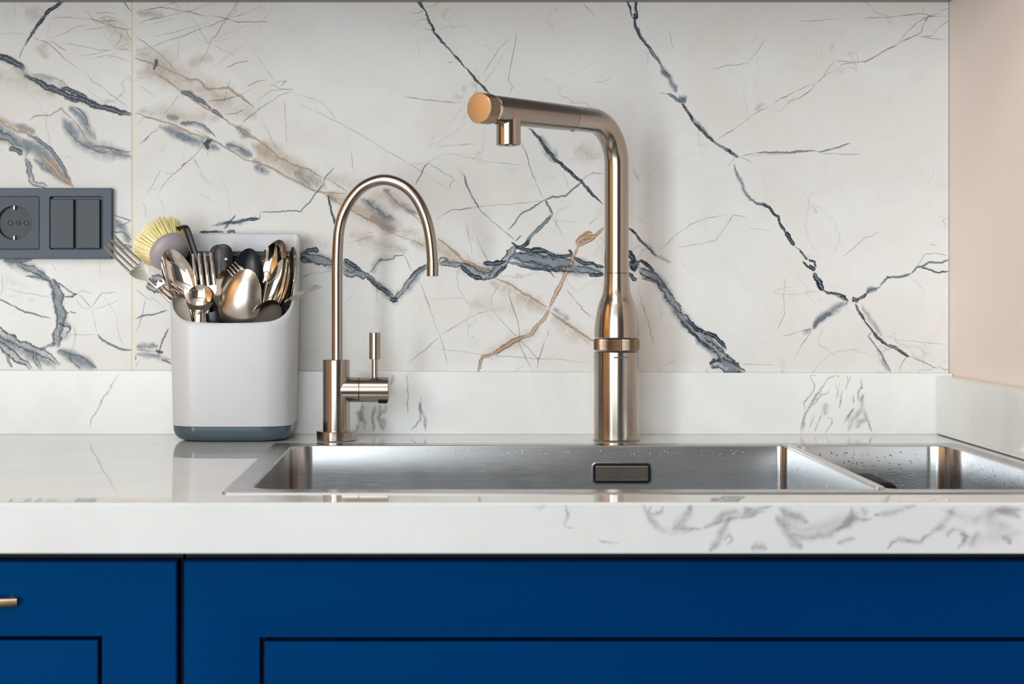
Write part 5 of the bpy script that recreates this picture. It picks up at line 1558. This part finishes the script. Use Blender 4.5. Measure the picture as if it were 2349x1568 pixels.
fork('small dessert fork tilted left under the black peeler handle', (546, 627, 1.7985), -42, 0.0120, 0.0095, 0.0150, inside(590, 0.95, 1.797), CH, lean=0, turn=0, curve=0.002, hw=(0.0018, 0.004), name='dessert_fork')

spoon('broad flat steel server low at the left rim under the tablespoon', (438, 738, 1.786), -13, 0.0440, 0.0190, 0.0015, inside(480, 0.93, 1.79), ST, lean=-6, turn=12, egg=-0.1, name='cake_server', cat='server')
# black peeler with rounded end and a steel rivet
c = U(507, 594, 1.803)
pr = thing('peeler', 'black plastic peeler with rounded end and steel rivet', 'peeler', c)
for (off, r, dx, th, nm) in ((0.0, 0.0108, 0.0026, 0.005, 'handle'), (0.0060, 0.0104, -0.0030, 0.005, 'rear_shell')):
    out = []
    for k in range(25):
        a = PI * k / 24
        out.append((c.x + dx + r * math.cos(a), c.z + 0.0060 + r * math.sin(a)))
    out += [(c.x + dx - r * 0.93, c.z - 0.03), (c.x + dx - r * 0.6 + 0.004, 0.935), (c.x + dx + r * 0.6 + 0.004, 0.935), (c.x + dx + r * 0.93, c.z - 0.03)]
    n = len(out)
    V = []
    ccx, ccz = c.x + dx, c.z
    for (s, y) in ((0.90, 0.0), (0.97, 0.0006), (1.0, 0.0016), (1.0, th - 0.0008), (0.95, th)):
        V += [(ccx + (x - ccx) * s, c.y - 0.004 + off + y, ccz + 0.006 + (z - ccz - 0.006) * (s if z > c.z else 1)) for x, z in out]
    Fs = grid_faces(5, n) + [tuple(range(n)), tuple(4 * n + j for j in range(n))]
    mesh(nm, V, Fs, BK, pr, 40)
rvp = U(518.6, 594.5, c.y - 0.0045)
lathe('rivet', rvp, (0, -1, 0), [(0.0022, -0.002), (0.0022, 0.0004), (0.0015, 0.001), (0.0003, 0.0011)], CH, pr, 24, 50)['label'] = 'round steel rivet'
adopt(pr)

# black band-shaped utensil rising behind the brush head
bk = thing('spatula', 'black flat band-like utensil curving over behind the brush head', 'utensil', U(440, 560, 1.80))
pts = [U(404, 530, 1.816), U(410, 523, 1.813), U(417, 520, 1.810), U(427, 524, 1.806), U(434, 540, 1.804), U(441, 562, 1.802), U(450, 590, 1.80), U(464, 640, 1.80), U(475, 690, 1.80), inside(482, 0.94, 1.80)]
tube('band', crom(pts, 5), 0.0036, 0.0013, (1, -0.2, 0.3), BK, bk, 10, 50)
pts2 = [p + Vector((-0.0040, -0.0012, -0.0006)) for p in pts[3:8]]
tube('metal_edge', crom(pts2, 5), 0.0005, 0.0006, (1, -0.2, 0.3), CH, bk, 8, 50)['label'] = 'thin bright metal edge'
adopt(bk)

# black knife handle low in the front
kn_ = thing('knife', 'black handled knife standing low between teaspoon and serving spoon', 'knife', U(492, 735, 1.775))
pts = [U(488, 714, 1.776), U(490, 722, 1.776), U(492, 745, 1.777), U(495, 800, 1.779)]
tube('handle', crom(pts, 6), [0.0060] + [0.0092] * 18, [0.003] + [0.0045] * 18, (1, 0, 0.1), BK, kn_, 16, 50)
pts = [U(495, 800, 1.779), U(500, 840, 1.780), U(503, 900, 1.782)]
tube('blade', crom(pts, 6), [0.008] * 12 + [0.004], [0.0007] * 13, (1, 0, 0.1), CH, kn_, 8, 50)
adopt(kn_)

# ------------------------------------------------------------------ dish brush
bc = U(388, 577, 1.808)
ba = Vector((-0.55, 0.62, 0.50)).normalized()         # direction the bristles point
br = thing('dish_brush', 'round grey dish brush with pale yellow bristles, upper left of the caddy', 'brush', bc)
lathe('brush_head', bc, -ba, [(0.001, -0.004), (0.0215, -0.004), (0.0232, -0.0025), (0.0238, 0.000), (0.0228, 0.0040), (0.0190, 0.0085), (0.0125, 0.0115), (0.0055, 0.0128), (0.0006, 0.0131)], M['brushgrey'], br, 64, 60)
u, v, a = axis_frame(ba)
V, Fs = [], []
rnd = random.Random(11)
for rr_, cnt in ((0.0200, 40), (0.0165, 34), (0.0128, 28), (0.009, 20), (0.005, 12), (0.001, 4)):
    for k in range(cnt):
        for tuft in range(7):
            t = 2 * PI * k / cnt + rnd.uniform(-0.06, 0.06)
            rad = u * math.cos(t) + v * math.sin(t)
            p0 = bc + ba * 0.0035 + rad * (rr_ + rnd.uniform(-0.0007, 0.0007))
            L = rnd.uniform(0.0225, 0.0255)
            d = (ba + rad * (rr_ / 0.02 * 0.50 + rnd.uniform(-0.1, 0.1)) + (u * rnd.uniform(-1, 1) + v * rnd.uniform(-1, 1)) * 0.07).normalized()
            s = d.orthogonal().normalized()
            q = d.cross(s)
            o = len(V)
            for (h, w_) in ((0, 0.0006), (L, 0.00045)):
                for m in range(3):
                    th = 2 * PI * m / 3
                    V.append(p0 + d * h + (s * math.cos(th) + q * math.sin(th)) * w_)
            Fs += [(o, o + 1, o + 4, o + 3), (o + 1, o + 2, o + 5, o + 4), (o + 2, o, o + 3, o + 5), (o + 3, o + 4, o + 5)]
bs = mesh('bristles', V, Fs, M['bristle'], br, 0)
bs['kind'] = 'stuff'
bs['label'] = 'pale yellow splayed bristles'
hs = bc - ba * 0.006
tube('brush_handle', bez(hs, hs + Vector((0.012, 0.002, -0.02)), Vector((-0.280, 1.822, 1.0)), Vector((-0.270, 1.820, 0.925)), 16), 0.005, 0.004, (1, 0, 0), M['brushgrey'], br, 12, 60)
adopt(br)
